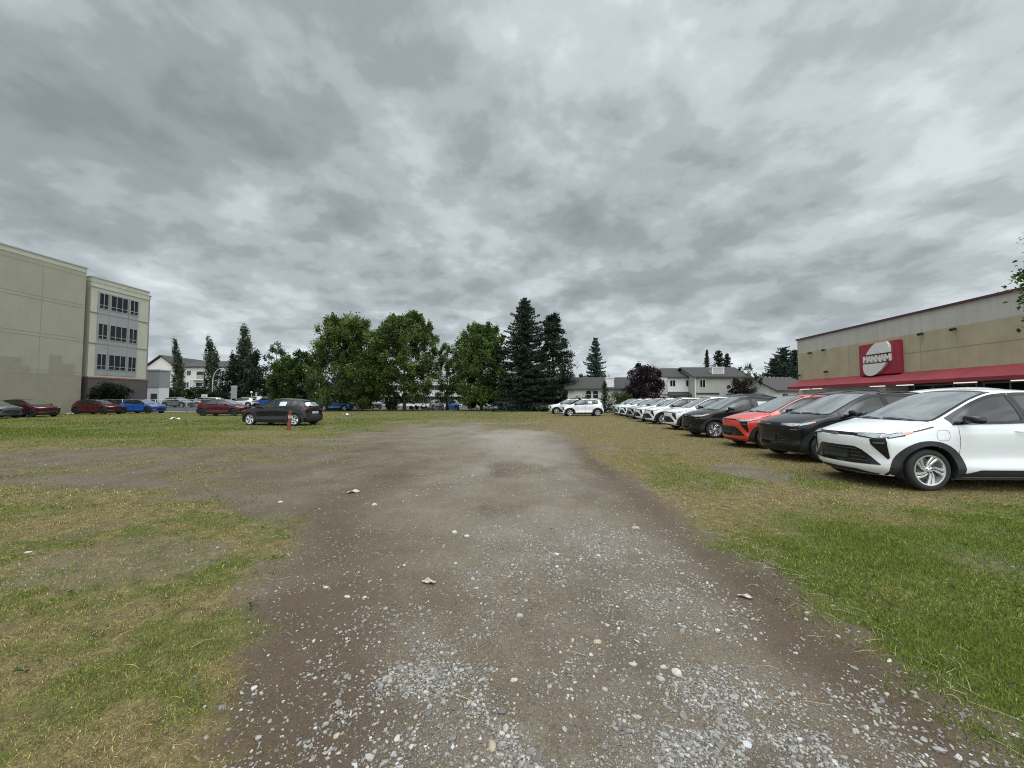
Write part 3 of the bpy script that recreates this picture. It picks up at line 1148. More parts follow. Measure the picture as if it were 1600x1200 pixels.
def leaf_cols(g, cid, base, var=.35, hue=.25, alt=None):
    nk = cid.max() + 1
    k = np.exp(g.normal(0, var, nk))[cid] * np.exp(g.normal(0, .14, len(cid)))
    c = np.array(base)[None, :] * k[:, None]
    w = g.uniform(0, 1, nk)[cid][:, None] * hue
    al = np.array(alt if alt is not None else (base[0] * 1.35, base[1] * 1.32, base[2] * .95))
    return np.clip(c * (1 - w) + al[None, :] * k[:, None] * w, .002, .6).astype(np.float32)


def limbs(m, g, H, z0, prof, rad, n, lean=(0, 0), zs=.55):
    tip = H * .86
    N_ = 9
    pts = []
    for i in range(N_):
        u = i / (N_ - 1)
        z = u * tip
        pts.append((lean[0] * u * u * H * .8 + g.normal(0, .02 * H * u * .4), lean[1] * u * u * H * .8 + g.normal(0, .02 * H * u * .4), z - (.2 if i == 0 else 0)))
    m.tube(pts, [rad * (1.25 if i == 0 else 1) * (1 - .88 * i / (N_ - 1)) for i in range(N_)], 9)
    for k in range(n):
        zb = z0 * .8 + (H - z0) * g.uniform(0, zs)
        u = zb / tip
        j = min(N_ - 2, int(u * (N_ - 1)))
        w = u * (N_ - 1) - j
        p0 = Vector(pts[j]).lerp(Vector(pts[j + 1]), w)
        a = g.uniform(0, 2 * math.pi)
        tt = min(.95, (zb - z0) / (H - z0) + g.uniform(.15, .35))
        rr = prof(max(tt, .02)) * g.uniform(.6, .9)
        p2 = Vector((rr * math.cos(a) + lean[0] * tt * tt * H, rr * math.sin(a) + lean[1] * tt * tt * H, z0 + tt * (H - z0)))
        p1 = p0.lerp(p2, .45) + Vector((0, 0, -.06 * (p2 - p0).length))
        r0 = rad * (1 - .8 * u) * .5
        m.tube([p0, p1, p2], [r0, r0 * .6, r0 * .15], 6)


def leafy_tree(name, loc, H, W, z0, label, seed, base=(.045, .075, .022), n_leaf=7000, leaf=.34, n_cl=60, r_cl=None, shape='round',
               lean=(0, 0), bark=None, group=None, cat='tree', spikes=8, hue=.25, var=.3, alt=None, trunk_r=None, squash=.85, nlimb=14, gap=1.0):
    g = np.random.default_rng(seed)
    if shape == 'round':
        prof = lambda t: W / 2 * max(.04, (1 - abs(2 * (t * .82 + .02) - .72) ** 2.4 * 1.05)) ** .62 if t < .98 else W * .06
    elif shape == 'column':
        prof = lambda t: W / 2 * max(.05, min(1, .55 + t * 2.2) * (1 - t ** 2.6))
    elif shape == 'cone':
        prof = lambda t: W / 2 * max(.04, min(1, .7 + t * 3) * (1 - t) ** .8)
    else:
        prof = lambda t: W / 2
    root = empty(name, loc)
    tag(root, label, cat, group)
    rc = r_cl or W * .13
    P, cid, cls = crown_points(g, prof, H - rc * .5, z0 + rc * .4, n_cl, rc, n_leaf, lean, squash, spikes)
    leaves_mesh('crown', P, leaf, leaf_cols(g, cid, base, var, hue, alt), M_LEAF, root, g)
    m = MB()
    limbs(m, g, H, z0, prof, trunk_r or (.012 * H + .06), nlimb, lean)
    m.build('trunk', bark or M_BARK, root, smooth=True)
    return root


def conifer(name, loc, H, W, z0, label, seed, base=(.016, .032, .022), dens=1.0, droop=.25, group=None, needle=.30, power=.85, ragged=.3, step=.42, lean=(0, 0)):
    g = np.random.default_rng(seed)
    root = empty(name, loc)
    tag(root, label, 'conifer', group)
    m = MB()
    r0 = .011 * H + .05
    m.tube([(lean[0] * u * u, lean[1] * u * u, H * u - (.2 if u == 0 else 0)) for u in np.linspace(0, 1, 7)], [r0 * (1 - .93 * u) for u in np.linspace(0, 1, 7)], 8)
    C, K = [], []
    z = z0
    kid = 0
    while z < H - .1:
        t = (z - z0) / (H - z0)
        L0 = W / 2 * (1 - t) ** power + .12
        nb = int(5 + 3 * (1 - t))
        a0 = g.uniform(0, 6.28)
        for k in range(nb):
            a = a0 + 2 * math.pi * k / nb + g.normal(0, .25)
            lop = float(vnoise(3.2 + 1.6 * math.cos(a), seed * 1.7 + z * .55 + 1.6 * math.sin(a), seed))
            ln = L0 * g.uniform(1 - ragged, 1 + ragged * .5) * (.55 + .75 * lop)
            d = np.array([math.cos(a), math.sin(a)])
            pn = max(3, int(ln * 5 * dens))
            us = (np.arange(pn) + .6) / pn
            zc = z + g.normal(0, .12) - droop * ln * us ** 1.5 + .10 * ln * us ** 4 + (.35 * t) * ln * us
            lx, ly = lean[0] * t * t, lean[1] * t * t
            base_p = np.stack([lx + d[0] * ln * us, ly + d[1] * ln * us, zc], 1)
            if ln > .8:
                j = [0, pn // 2, pn - 1]
                m.tube([(lx, ly, z)] + [tuple(base_p[i]) for i in j[1:]], [.05 * (1 - t) + .012, .03 * (1 - t) + .008, .006], 4, cap=False)
            rep = 7
            pts = np.repeat(base_p, rep, 0)
            side = g.normal(0, 1, len(pts)) * np.repeat(.06 + .20 * ln * (1 - us) ** .7 * .6, rep)
            pts[:, 0] += -d[1] * side
            pts[:, 1] += d[0] * side
            pts[:, 2] += g.normal(0, .07, len(pts)) - np.abs(side) * .25
            C.append(pts)
            K.append(np.full(len(pts), kid))
            kid += 1
        z += step * g.uniform(.8, 1.2) * (1 - .45 * t)
    P, cid = np.concatenate(C), np.concatenate(K)
    leaves_mesh('foliage', P, needle, leaf_cols(g, cid, base, .28, .15), M_NEEDLE, root, g, .15, .45)
    m.build('trunk', M_BARK, root, smooth=True)
    return root


def bush(name, loc, dims, label, seed, base=(.03, .055, .02), n_leaf=2500, leaf=.22, n_cl=40, group=None, cat='bush', hue=.25, rz=0.0, alt=None, var=.3):
    """leafy shrub or hedge filling roughly dims = (x, y, z)"""
    g = np.random.default_rng(seed)
    root = empty(name, loc, rz)
    tag(root, label, cat, group)
    dx, dy, dz = dims
    r = min(dx, dy, dz) * .28
    c = np.stack([g.uniform(-dx / 2 + r * .6, dx / 2 - r * .6, n_cl), g.uniform(-dy / 2 + r * .6, dy / 2 - r * .6, n_cl), r * .7 + (dz - r * 1.4) * g.uniform(0, 1, n_cl) ** .75], 1)
    edge = 1 - .35 * np.clip(np.abs(c[:, 0]) / (dx / 2), 0, 1) ** 3
    c[:, 2] *= edge
    per = n_leaf // n_cl
    d = g.normal(size=(n_cl, per, 3))
    d /= np.linalg.norm(d, axis=2)[..., None]
    P = (c[:, None, :] + d * (r * g.uniform(.6, 1.4, (n_cl, 1, 1))) * g.uniform(.2, 1, (n_cl, per, 1)) ** .5).reshape(-1, 3)
    P[:, 2] = np.maximum(P[:, 2], .03)
    cid = np.repeat(np.arange(n_cl), per)
    leaves_mesh('foliage', P, leaf, leaf_cols(g, cid, base, var, hue, alt), M_LEAF, root, g)
    m = MB()
    for k in range(min(14, n_cl)):
        p = c[k]
        m.tube([(p[0] * .6, p[1] * .6, -.1), (p[0] * .85, p[1] * .85, p[2] * .5), tuple(p)], [.035, .025, .008], 5)
    m.build('stem', M_BARK, root, smooth=True)
    return root
# ------------------------------------------------------------------ building materials
M_CREAM = basic('cream_stucco', (0.305, 0.297, 0.228), 0.85, var=0.05, scale=0.6, bump=0.15, bscale=30, streak=.10)
M_CREAM2 = basic('pale_cream_stucco', (0.43, 0.43, 0.35), 0.85, var=0.05, scale=0.8, bump=0.1, streak=.12)
M_PATCH = basic('repainted_beige', (0.245, 0.235, 0.178), 0.85, var=0.06, scale=1.2)
M_JOINT = basic('stucco_joint', (0.235, 0.228, 0.178), 0.9, var=0.05)
M_GREYPANEL = basic('grey_panel', (0.27, 0.285, 0.285), 0.7, var=0.06, scale=1.0, streak=.1)
M_GREYDK = basic('grey_recess', (0.075, 0.072, 0.062), 0.85, var=0.12)
M_CAP = basic('parapet_metal', (0.34, 0.36, 0.33), 0.5, var=0.06)
M_REDBAND = basic('red_band', (0.20, 0.085, 0.075), 0.8, var=0.1)
M_DARKGLASS = basic('dark_window_glass', (0.012, 0.015, 0.018), 0.12, var=0.2, scale=.4, spec=0.22)
M_FRAMEGREY = basic('grey_window_frame', (0.26, 0.27, 0.27), 0.5, var=0.0)
M_FRAMEWHITE = basic('white_window_frame', (0.66, 0.67, 0.66), 0.5, var=0.04)
M_BEIGEWALL = basic('beige_block_wall', (0.365, 0.315, 0.205), 0.85, var=0.10, scale=0.9, bump=0.2, bscale=14, streak=.22)
M_PALEBAND = basic('pale_grey_band', (0.42, 0.40, 0.35), 0.8, var=0.06, scale=1.0, streak=.30)
M_MAROON = basic('maroon_flashing', (0.075, 0.025, 0.035), 0.5, var=0.1)
M_AWNING = basic('red_awning_canvas', (0.205, 0.020, 0.030), 0.75, var=0.14, scale=0.7, streak=.12)
M_SIGNRED = basic('sign_red', (0.27, 0.022, 0.040), 0.45, var=0.05)
M_SIGNWHITE = basic('sign_white', (0.60, 0.61, 0.57), 0.5, var=0.06)
M_GREIGE = basic('greige_siding', (0.42, 0.41, 0.375), 0.8, var=0.06, scale=1.2, streak=.05)
M_WHITESIDE = basic('white_siding', (0.72, 0.73, 0.72), 0.75, var=0.05, scale=1.2, streak=.06)
M_CREAMSIDE = basic('cream_siding', (0.62, 0.60, 0.54), 0.8, var=0.05, scale=1.2)
M_SHINGLE = basic('dark_shingles', (0.034, 0.032, 0.031), 0.9, var=0.25, scale=3.5, bump=0.5, bscale=9)
M_SHINGLE2 = basic('brown_shingles', (0.046, 0.042, 0.038), 0.9, var=0.25, scale=3.0, bump=0.5, bscale=9)
M_TRIMDK = basic('dark_fascia', (0.035, 0.034, 0.034), 0.6, var=0.1)
M_DOOR = basic('dark_door', (0.04, 0.045, 0.055), 0.5, var=0.1)
M_STEEL = basic('galvanised_steel', (0.42, 0.44, 0.45), 0.4, 0.6, var=0.12)
M_WIRE = basic('fence_wire', (0.20, 0.21, 0.21), 0.5, 0.5, var=0.0)
M_ASPHALT = basic('asphalt', (0.075, 0.075, 0.075), 0.9, var=0.2, scale=1.5, bump=0.3)
M_LAMPBLK = basic('flood_lamp_black', (0.02, 0.02, 0.02), 0.5, var=0.0)
M_ORANGE = basic('faded_orange_plastic', (0.20, 0.036, 0.020), 0.6, var=0.2, scale=9)
M_WHITEPLASTIC = basic('white_plastic', (0.74, 0.75, 0.74), 0.5, var=0.06)
M_BANDWHITE = basic('reflective_band', (0.40, 0.33, 0.28), 0.4, var=0.25, scale=20)
M_POLE = basic('pale_pole', (0.56, 0.56, 0.54), 0.5, var=0.1)


def brick_mat():
    m, nt, b = new_mat('grey_red_brick')
    tc = N(nt, 'ShaderNodeTexCoord')
    mp = N(nt, 'ShaderNodeMapping')
    mp.inputs['Rotation'].default_value = (R(90), 0, 0)
    L(nt, tc.outputs['Object'], mp.inputs[0])
    br = N(nt, 'ShaderNodeTexBrick')
    br.inputs['Color1'].default_value = (0.095, 0.072, 0.068, 1)
    br.inputs['Color2'].default_value = (0.075, 0.066, 0.066, 1)
    br.inputs['Mortar'].default_value = (0.12, 0.11, 0.105, 1)
    br.inputs['Scale'].default_value = 1.0
    br.inputs['Brick Width'].default_value = .42
    br.inputs['Row Height'].default_value = .2
    br.inputs['Mortar Size'].default_value = .012
    L(nt, mp.outputs[0], br.inputs[0])
    L(nt, br.outputs[0], b.inputs['Base Color'])
    b.inputs['Roughness'].default_value = .9
    return m


M_BRICK = brick_mat()


def emit_mat(name, rgb, s):
    m, nt, b = new_mat(name)
    b.inputs['Base Color'].default_value = (*rgb, 1)
    b.inputs['Emission Color'].default_value = (*rgb, 1)
    b.inputs['Emission Strength'].default_value = s
    return m


M_TUBE = emit_mat('lit_tube', (1.0, 0.95, 0.85), .75)


def facade_window(parent, x0, x1, y, z0, z1, panes=1, sill_split=None, frame=None, fw=.06, side='y-', glass=None):
    """framed window set into a wall whose outer face is at local y; outside is -y. window > pane"""
    frame = frame or M_FRAMEWHITE
    m = MB()
    fy0, fy1 = y - .05, y + .02
    m.bx(x0, x1, fy0, fy1, z0, z0 + fw)
    m.bx(x0, x1, fy0, fy1, z1 - fw, z1)
    w = (x1 - x0)
    for k in range(panes + 1):
        xc = x0 + w * k / panes
        xa, xb = (xc, xc + fw) if k == 0 else ((xc - fw, xc) if k == panes else (xc - fw / 2, xc + fw / 2))
        m.bx(xa, xb, fy0 + .004, fy1 - .004, z0 + fw, z1 - fw)
    if sill_split:
        m.bx(x0 + fw, x1 - fw, fy0 + .008, fy1 - .008, z0 + sill_split, z0 + sill_split + fw)
    o = m.build('window', frame, parent)
    g = MB().bx(x0 + fw * .5, x1 - fw * .5, y - .02, y + .01, z0 + fw * .5, z1 - fw * .5)
    g.build('pane', glass or M_DARKGLASS, o)
    return o


# ------------------------------------------------------------------ houses
def gable_house(name, loc, rz, w, d, eave, ridge, label, wall, roofm, over=.45, ridge_axis='x', category='house', th=.16):
    root = empty(name, loc, rz)
    tag(root, label, category)
    m = MB()
    hw, hd = w / 2, d / 2
    if ridge_axis == 'x':
        prof = [(-hd, -.3), (hd, -.3), (hd, eave), (0, ridge - .05), (-hd, eave)]
        m.prism(prof, -hw, hw, 'yz')
    else:
        prof = [(-hw, -.3), (hw, -.3), (hw, eave), (0, ridge - .05), (-hw, eave)]
        m.prism(prof, -hd, hd, 'xz')
    m.build('wall', wall, root)
    r = MB()
    if ridge_axis == 'x':
        sl = (ridge - eave) / hd
        e = eave - over * sl
        pr = [(-hd - over, e), (0, ridge), (hd + over, e), (hd + over, e + th), (0, ridge + th * 1.1), (-hd - over, e + th)]
        r.prism(pr, -hw - over, hw + over, 'yz')
        r.bx(-hw - over - .02, hw + over + .02, -hd - over - .09, -hd - over + .0, e - .03, e + th - .02, 1)
    else:
        sl = (ridge - eave) / hw
        e = eave - over * sl
        pr = [(-hw - over, e), (0, ridge), (hw + over, e), (hw + over, e + th), (0, ridge + th * 1.1), (-hw - over, e + th)]
        r.prism(pr, -hd - over, hd + over, 'xz')
    ro = r.build('roof', [roofm, M_TRIMDK], root)
    return root, ro


def chimney(parent, x, y, z0, z1, w, d, mat=None, trim=None):
    m = MB()
    m.bx(x - w / 2, x + w / 2, y - d / 2, y + d / 2, z0, z1)
    for sx in (-1, 1):
        m.bx(x + sx * (w / 2 - .05) - .07, x + sx * (w / 2 - .05) + .07, y - d / 2 - .03, y - d / 2 + .05, z0, z1 - .004, 1)
    m.bx(x - w / 2 - .08, x + w / 2 + .08, y - d / 2 - .08, y + d / 2 + .08, z1, z1 + .12, 1)
    m.tube([(x, y, z1), (x, y, z1 + .5)], .12, 8, 2)
    return m.build('chimney', [mat or M_GREIGE, trim or M_FRAMEWHITE, M_STEEL], parent)


def build_left_buildings():
    rz = math.atan2(1, .083)
    # --- big blank stucco block
    root = empty('stucco_building', (-50.2, 44.7, 0), rz)
    tag(root, 'cream stucco building with blank windowless side wall at far left', 'building')
    m = MB()
    H = 17.0
    m.bx(-34, 0, 0, 22, -.3, H - .5)
    for z in (12.25, 8.3, 4.35):
        m.bx(-34.01, .012, -.012, .02, z, z + .05, 1)
        m.bx(-34.01, .012, -.012, .02, z + .38, z + .42, 1)
    for x in (-3.9, -10.2, -16.5):
        m.bx(x, x + .035, -.011, .02, 0, H - 1.0, 1)
    m.bx(-34, .0, -.010, .018, H - 1.05, H - 1.0, 1)
    for x0, x1, z0, z1 in ((-12, -9.6, 4.45, 6.3), (-8.9, -7.9, 4.42, 5.6), (-7.9, -5.2, 4.44, 5.9), (-5.2, -4.5, 4.43, 5.1), (-3.0, -1.9, 4.42, 6.5), (-1.9, -.7, 4.44, 5.6), (-34, -.02, 0.0, 4.33)):
        m.bx(x0, x1, -.006, .018, z0, z1, 2)
    m.build('wall', [M_CREAM, M_JOINT, M_PATCH], root)
    c = MB().bx(-34.0, .03, -.03, 22, H - .5, H)
    c.bx(-34.2, .10, -.10, 22.1, H, H + .14, 1)
    c.build('parapet', [M_CREAM2, M_CAP], root)
    # --- windowed wing
    root = empty('office_building', (-50.2, 44.7, 0), rz)
    tag(root, 'cream and grey four storey office wing with three rows of windows', 'building')
    H = 16.3
    m = MB()
    m.bx(.06, .75, 1.2, 20, -.3, H - .1, 2)                       # recess joining the two blocks, its shade put into the dark colour
    m.bx(.75, 7.45, .25, 20, 4.3, H - .5, 0)
    m.bx(7.45, 8.75, 1.5, 18, 4.3, H - .6, 1)
    m.build('wall', [M_CREAM2, M_GREYPANEL, M_GREYDK], root)
    b = MB()
    b.bx(.76, 7.46, .15, 19.9, -.3, 4.15)
    b.bx(7.46, 8.77, 1.4, 17.9, -.3, 4.15)
    b.build('brick_base', M_BRICK, root)
    rb = MB().bx(.74, 7.5, .10, 19.95, 4.15, 4.33)
    rb.bx(7.5, 8.8, 1.35, 17.95, 4.15, 4.33)
    rb.build('band_course', M_REDBAND, root)
    g = MB()
    g.bx(1.45, 6.15, .19, .3, 4.6, 14.75)
    g.build('grey_panelling', M_GREYPANEL, root)
    j = MB()
    for z in (8.35, 12.05):
        j.bx(.74, 7.46, .165, .3, z, z + .10)
    for x in (2.68, 4.88):
        j.bx(x, x + .06, .172, .3, 4.6, 14.75)
    j.build('reveal_joint', M_JOINT, root)
    for z0 in (5.25, 8.95, 12.7):
        for x0, x1, n in ((1.55, 2.6, 2), (2.82, 4.82, 3), (5.05, 6.08, 2)):
            facade_window(root, x0, x1, .19, z0, z0 + 1.95, n, .42, M_FRAMEGREY, .07)
        facade_window(root, 7.9, 8.5, 1.5, z0, z0 + 1.95, 1, .42, M_FRAMEGREY, .07)
    p = MB()
    p.bx(.72, 7.48, .21, 20, H - .5, H)
    p.bx(.68, 7.53, .15, 20.1, H, H + .12, 1)
    p.bx(7.6, 8.8, 1.45, 18, H - .6, H - .2)
    p.bx(7.7, 8.86, 1.4, 18.1, H - .2, H - .08, 1)
    p.bx(.68, 7.5, .16, .3, H - 1.1, H - .98)
    p.build('parapet', [M_CREAM2, M_CAP], root)


def build_far_left():
    # small grey flat roofed annex
    c = at(239, 600, 62)
    root = empty('annex_building', (c.x, 62, 0), R(4))
    tag(root, 'small light grey flat roofed annex with one dark doorway', 'building')
    MB().bx(-1.9, .95, 0, 2.0, -.3, 3.6).build('lower_wall', M_WHITESIDE, root)
    MB().bx(-2.0, 1.0, -.08, 2.1, 3.6, 6.3).build('upper_wall', M_GREYPANEL, root)
    MB().bx(-2.1, 1.1, -.18, 2.2, 6.3, 6.5).build('roof_edge', M_CAP, root)
    d = MB().bx(-.25, .7, -.04, .1, 0, 2.6).build('door', M_DOOR, root)
    MB().sphere((.6, -.07, 1.1), .05, 8, 6).build('handle', M_STEEL, d)
    # white apartment house
    Y = 110.0
    root = empty('apartment_building', (at(298, 600, Y).x, Y, 0), 0)
    tag(root, 'white three storey apartment house with gabled end and small cupola', 'building')
    w = MB()
    w.bx(-3.5, 11.5, 0, 14, -.3, 11.2)
    w.prism([(-11.2, -.3), (-3.4, -.3), (-3.4, 11.0), (-7.3, 13.8), (-11.2, 11.0)], -1.6, 13, 'xz')
    w.build('wall', M_CREAMSIDE, root)
    r = MB()
    r.prism([(-11.9, 10.75), (-7.3, 14.05), (-2.7, 10.75), (-2.7, 11.05), (-7.3, 14.4), (-11.9, 11.05)], -2.1, 13.4, 'xz')
    r.prism([(-.7, 10.95), (6.5, 13.2), (14.5, 10.95), (14.5, 11.25), (6.5, 13.5), (-.7, 11.25)], -3.4, 12.1, 'yz')
    ro = r.build('roof', M_SHINGLE2, root)
    q = MB().bx(8.9, 10.7, 3, 4.8, 11.3, 14.2)
    q.add([(8.6, 2.7, 14.2), (11, 2.7, 14.2), (11, 5.1, 14.2), (8.6, 5.1, 14.2), (9.8, 3.9, 15.3)], [(0, 1, 4), (1, 2, 4), (2, 3, 4), (3, 0, 4), (3, 2, 1, 0)], 1)
    q.build('cupola', [M_CREAMSIDE, M_SHINGLE2], ro)
    for z in (8.6, 5.3, 2.1):
        for x in (-9.7, -6.2): facade_window(root, x, x + 1.1, -1.6, z, z + 1.5, 2)
        for x in (-1.2, 5.6, 8.2): facade_window(root, x, x + 1.2, 0, z, z + 1.5, 2)
    b = MB()
    for z in (7.6, 4.4):
        b.bx(.8, 4.9, -1.6, 0, z - .35, z)
        for x in np.linspace(.85, 4.85, 21): b.bx(x - .03, x + .03, -1.58, -1.52, z, z + 1.0)
        b.bx(.8, 4.9, -1.62, -1.5, z + 1.0, z + 1.08)
    for x in (.95, 4.75): b.bx(x - .15, x + .15, -1.5, -1.2, 0, 7.2)
    b.build('balcony', M_FRAMEWHITE, root)
    for z in (4.5, 7.7): MB().bx(1.6, 4.0, -.05, .1, z, z + 2.1).build('balcony_door', M_DARKGLASS, root)


def build_centre_building():
    Y = 96.0
    root = empty('commercial_building', (at(652, 600, Y).x, Y, 0), R(-3))
    tag(root, 'low beige commercial building with dark window bands behind the trees', 'building')
    m = MB()
    m.bx(-9, 17, 0, 16, -.3, .7, 1)
    m.bx(-9, 17, .4, 16, .7, 2.5, 2)
    m.bx(-9, 17, -.5, 16, 2.5, 4.0, 0)
    m.bx(-9, 17, .4, 16, 4.0, 5.3, 2)
    m.bx(-9, 17, -.3, 16, 5.3, 6.4, 0)
    m.bx(-6, 2, -.31, 8, 6.4, 7.5, 0)
    m.build('wall', [M_CREAMSIDE, M_WHITESIDE, M_GREYDK], root)
    for k in range(6):
        x = -8.5 + k * 3.9
        facade_window(root, x, x + 3.4, .4, .75, 2.45, 3, None, M_FRAMEGREY, .1)
        facade_window(root, x, x + 3.4, .4, 4.05, 5.25, 3, None, M_FRAMEGREY, .1)
    MB().bx(-9.2, 17.2, -.6, 16.2, 6.4, 6.46).build('roof_edge', M_CAP, root)


def build_houses():
    # bungalow behind the far white cars
    Y = 53.0
    c = at(945, 600, Y)
    root, ro = gable_house('bungalow', (c.x + .8, Y + 4, 0), R(-2), 11.5, 8.0, 3.15, 4.75, 'low grey roofed bungalow with a white chimney behind the far white cars', M_CREAMSIDE, M_SHINGLE)
    for x in (-3.3, -2.35): facade_window(root, x, x + .82, -4.0, 1.75, 2.85, 1, .5)
    facade_window(root, 2.6, 4.0, -4.0, 1.75, 2.85, 2)
    d = MB().bx(.9, 1.8, -4.06, -3.9, 0, 2.05).build('door', M_DOOR, root)
    MB().sphere((1.72, -4.1, 1.0), .04, 8, 6).build('handle', M_STEEL, d)
    chimney(ro, .05, -3.6, 2.9, 4.55, 1.1, .8, M_WHITESIDE)
    # two storey terrace, left half
    Y = 63.0
    cx = at(1052, 600, Y).x
    root, ro = gable_house('terraced_house', (cx, Y + 4.5, 0), R(-1), 7.2, 9.0, 5.35, 7.0, 'left two storey terraced house, white siding above a dark porch roof', M_WHITESIDE, M_SHINGLE, .4)
    MB().bx(-3.62, -1.05, -5.0, -4.4, 2.55, 5.2).build('bay_wall', M_GREIGE, root)
    facade_window(root, -2.35, -1.55, -5.0, 3.6, 4.85, 2)
    for x in (-.5, 2.1): facade_window(root, x, x + .95, -4.5, 3.75, 4.85, 2)
    p = MB().prism([(-5.9, 2.35), (-4.4, 2.95), (-4.4, 2.75), (-5.9, 2.2)], -1.0, 3.6, 'yz')
    p.build('porch_roof', M_SHINGLE, root)
    for x in (-.9, .6, 2.0, 3.4): MB().bx(x - .06, x + .06, -5.8, -5.68, 0, 2.3).build('porch_post', M_TRIMDK, root)
    facade_window(root, -2.2, -1.2, -4.5, .9, 2.1, 2)
    facade_window(root, .0, .5, -4.5, .9, 2.1, 1)
    d = MB().bx(2.3, 3.2, -4.58, -4.4, 0, 2.05).build('door', M_DOOR, root)
    MB().sphere((3.1, -4.62, 1.0), .04, 8, 6).build('handle', M_STEEL, d)
    chimney(ro, -2.45, -3.2, 5.3, 6.75, 1.05, .9)
    # right half stands nearer
    Y = 60.5
    cx = at(1128, 600, Y).x
    root, ro = gable_house('terraced_house', (cx, Y + 4.5, 0), R(-1), 8.3, 9.0, 5.25, 6.95, 'right two storey terraced house with greige siding and wide chimney', M_GREIGE, M_SHINGLE, .45)
    facade_window(root, -3.4, -2.5, -4.5, 3.5, 4.8, 2)
    facade_window(root, 1.9, 3.0, -4.5, 3.5, 4.8, 2)
    facade_window(root, -3.3, -1.9, -4.5, .8, 2.1, 2)
    facade_window(root, 1.6, 3.2, -4.5, .8, 2.0, 2)
    MB().bx(-4.2, -4.05, -4.62, -4.46, 0, 5.2).build('corner_board', M_FRAMEWHITE, root)
    MB().bx(4.05, 4.2, -4.62, -4.46, 0, 5.2).build('corner_board', M_FRAMEWHITE, root)
    MB().bx(-4.05, -.4, -4.58, -4.46, 2.45, 2.7).build('porch_beam', M_TRIMDK, root)
    d = MB().bx(-1.3, -.4, -4.58, -4.4, 0, 2.05).build('door', M_DOOR, root)
    MB().sphere((-.5, -4.62, 1.0), .04, 8, 6).build('handle', M_STEEL, d)
    chimney(ro, -.1, -3.3, 5.2, 6.75, 1.9, .9)
    # gabled house at the right
    c = at(1216, 600, 56)
    root, ro = gable_house('gabled_house', (c.x + .6, 58, 0), R(24), 9.5, 6.4, 3.0, 4.75, 'low white gabled house just left of the store', M_WHITESIDE, M_SHINGLE2)
    facade_window(root, .2, 2.2, -3.2, 1.2, 2.5, 3)
    facade_window(root, -3.2, -2.0, -3.2, 1.2, 2.5, 2)
    v = MB()
    for x in np.linspace(-4, 4, 9): v.bx(x - .1, x + .1, -.25, .05, 4.85, 5.05)
    v.build('roof_vent', M_STEEL, ro)


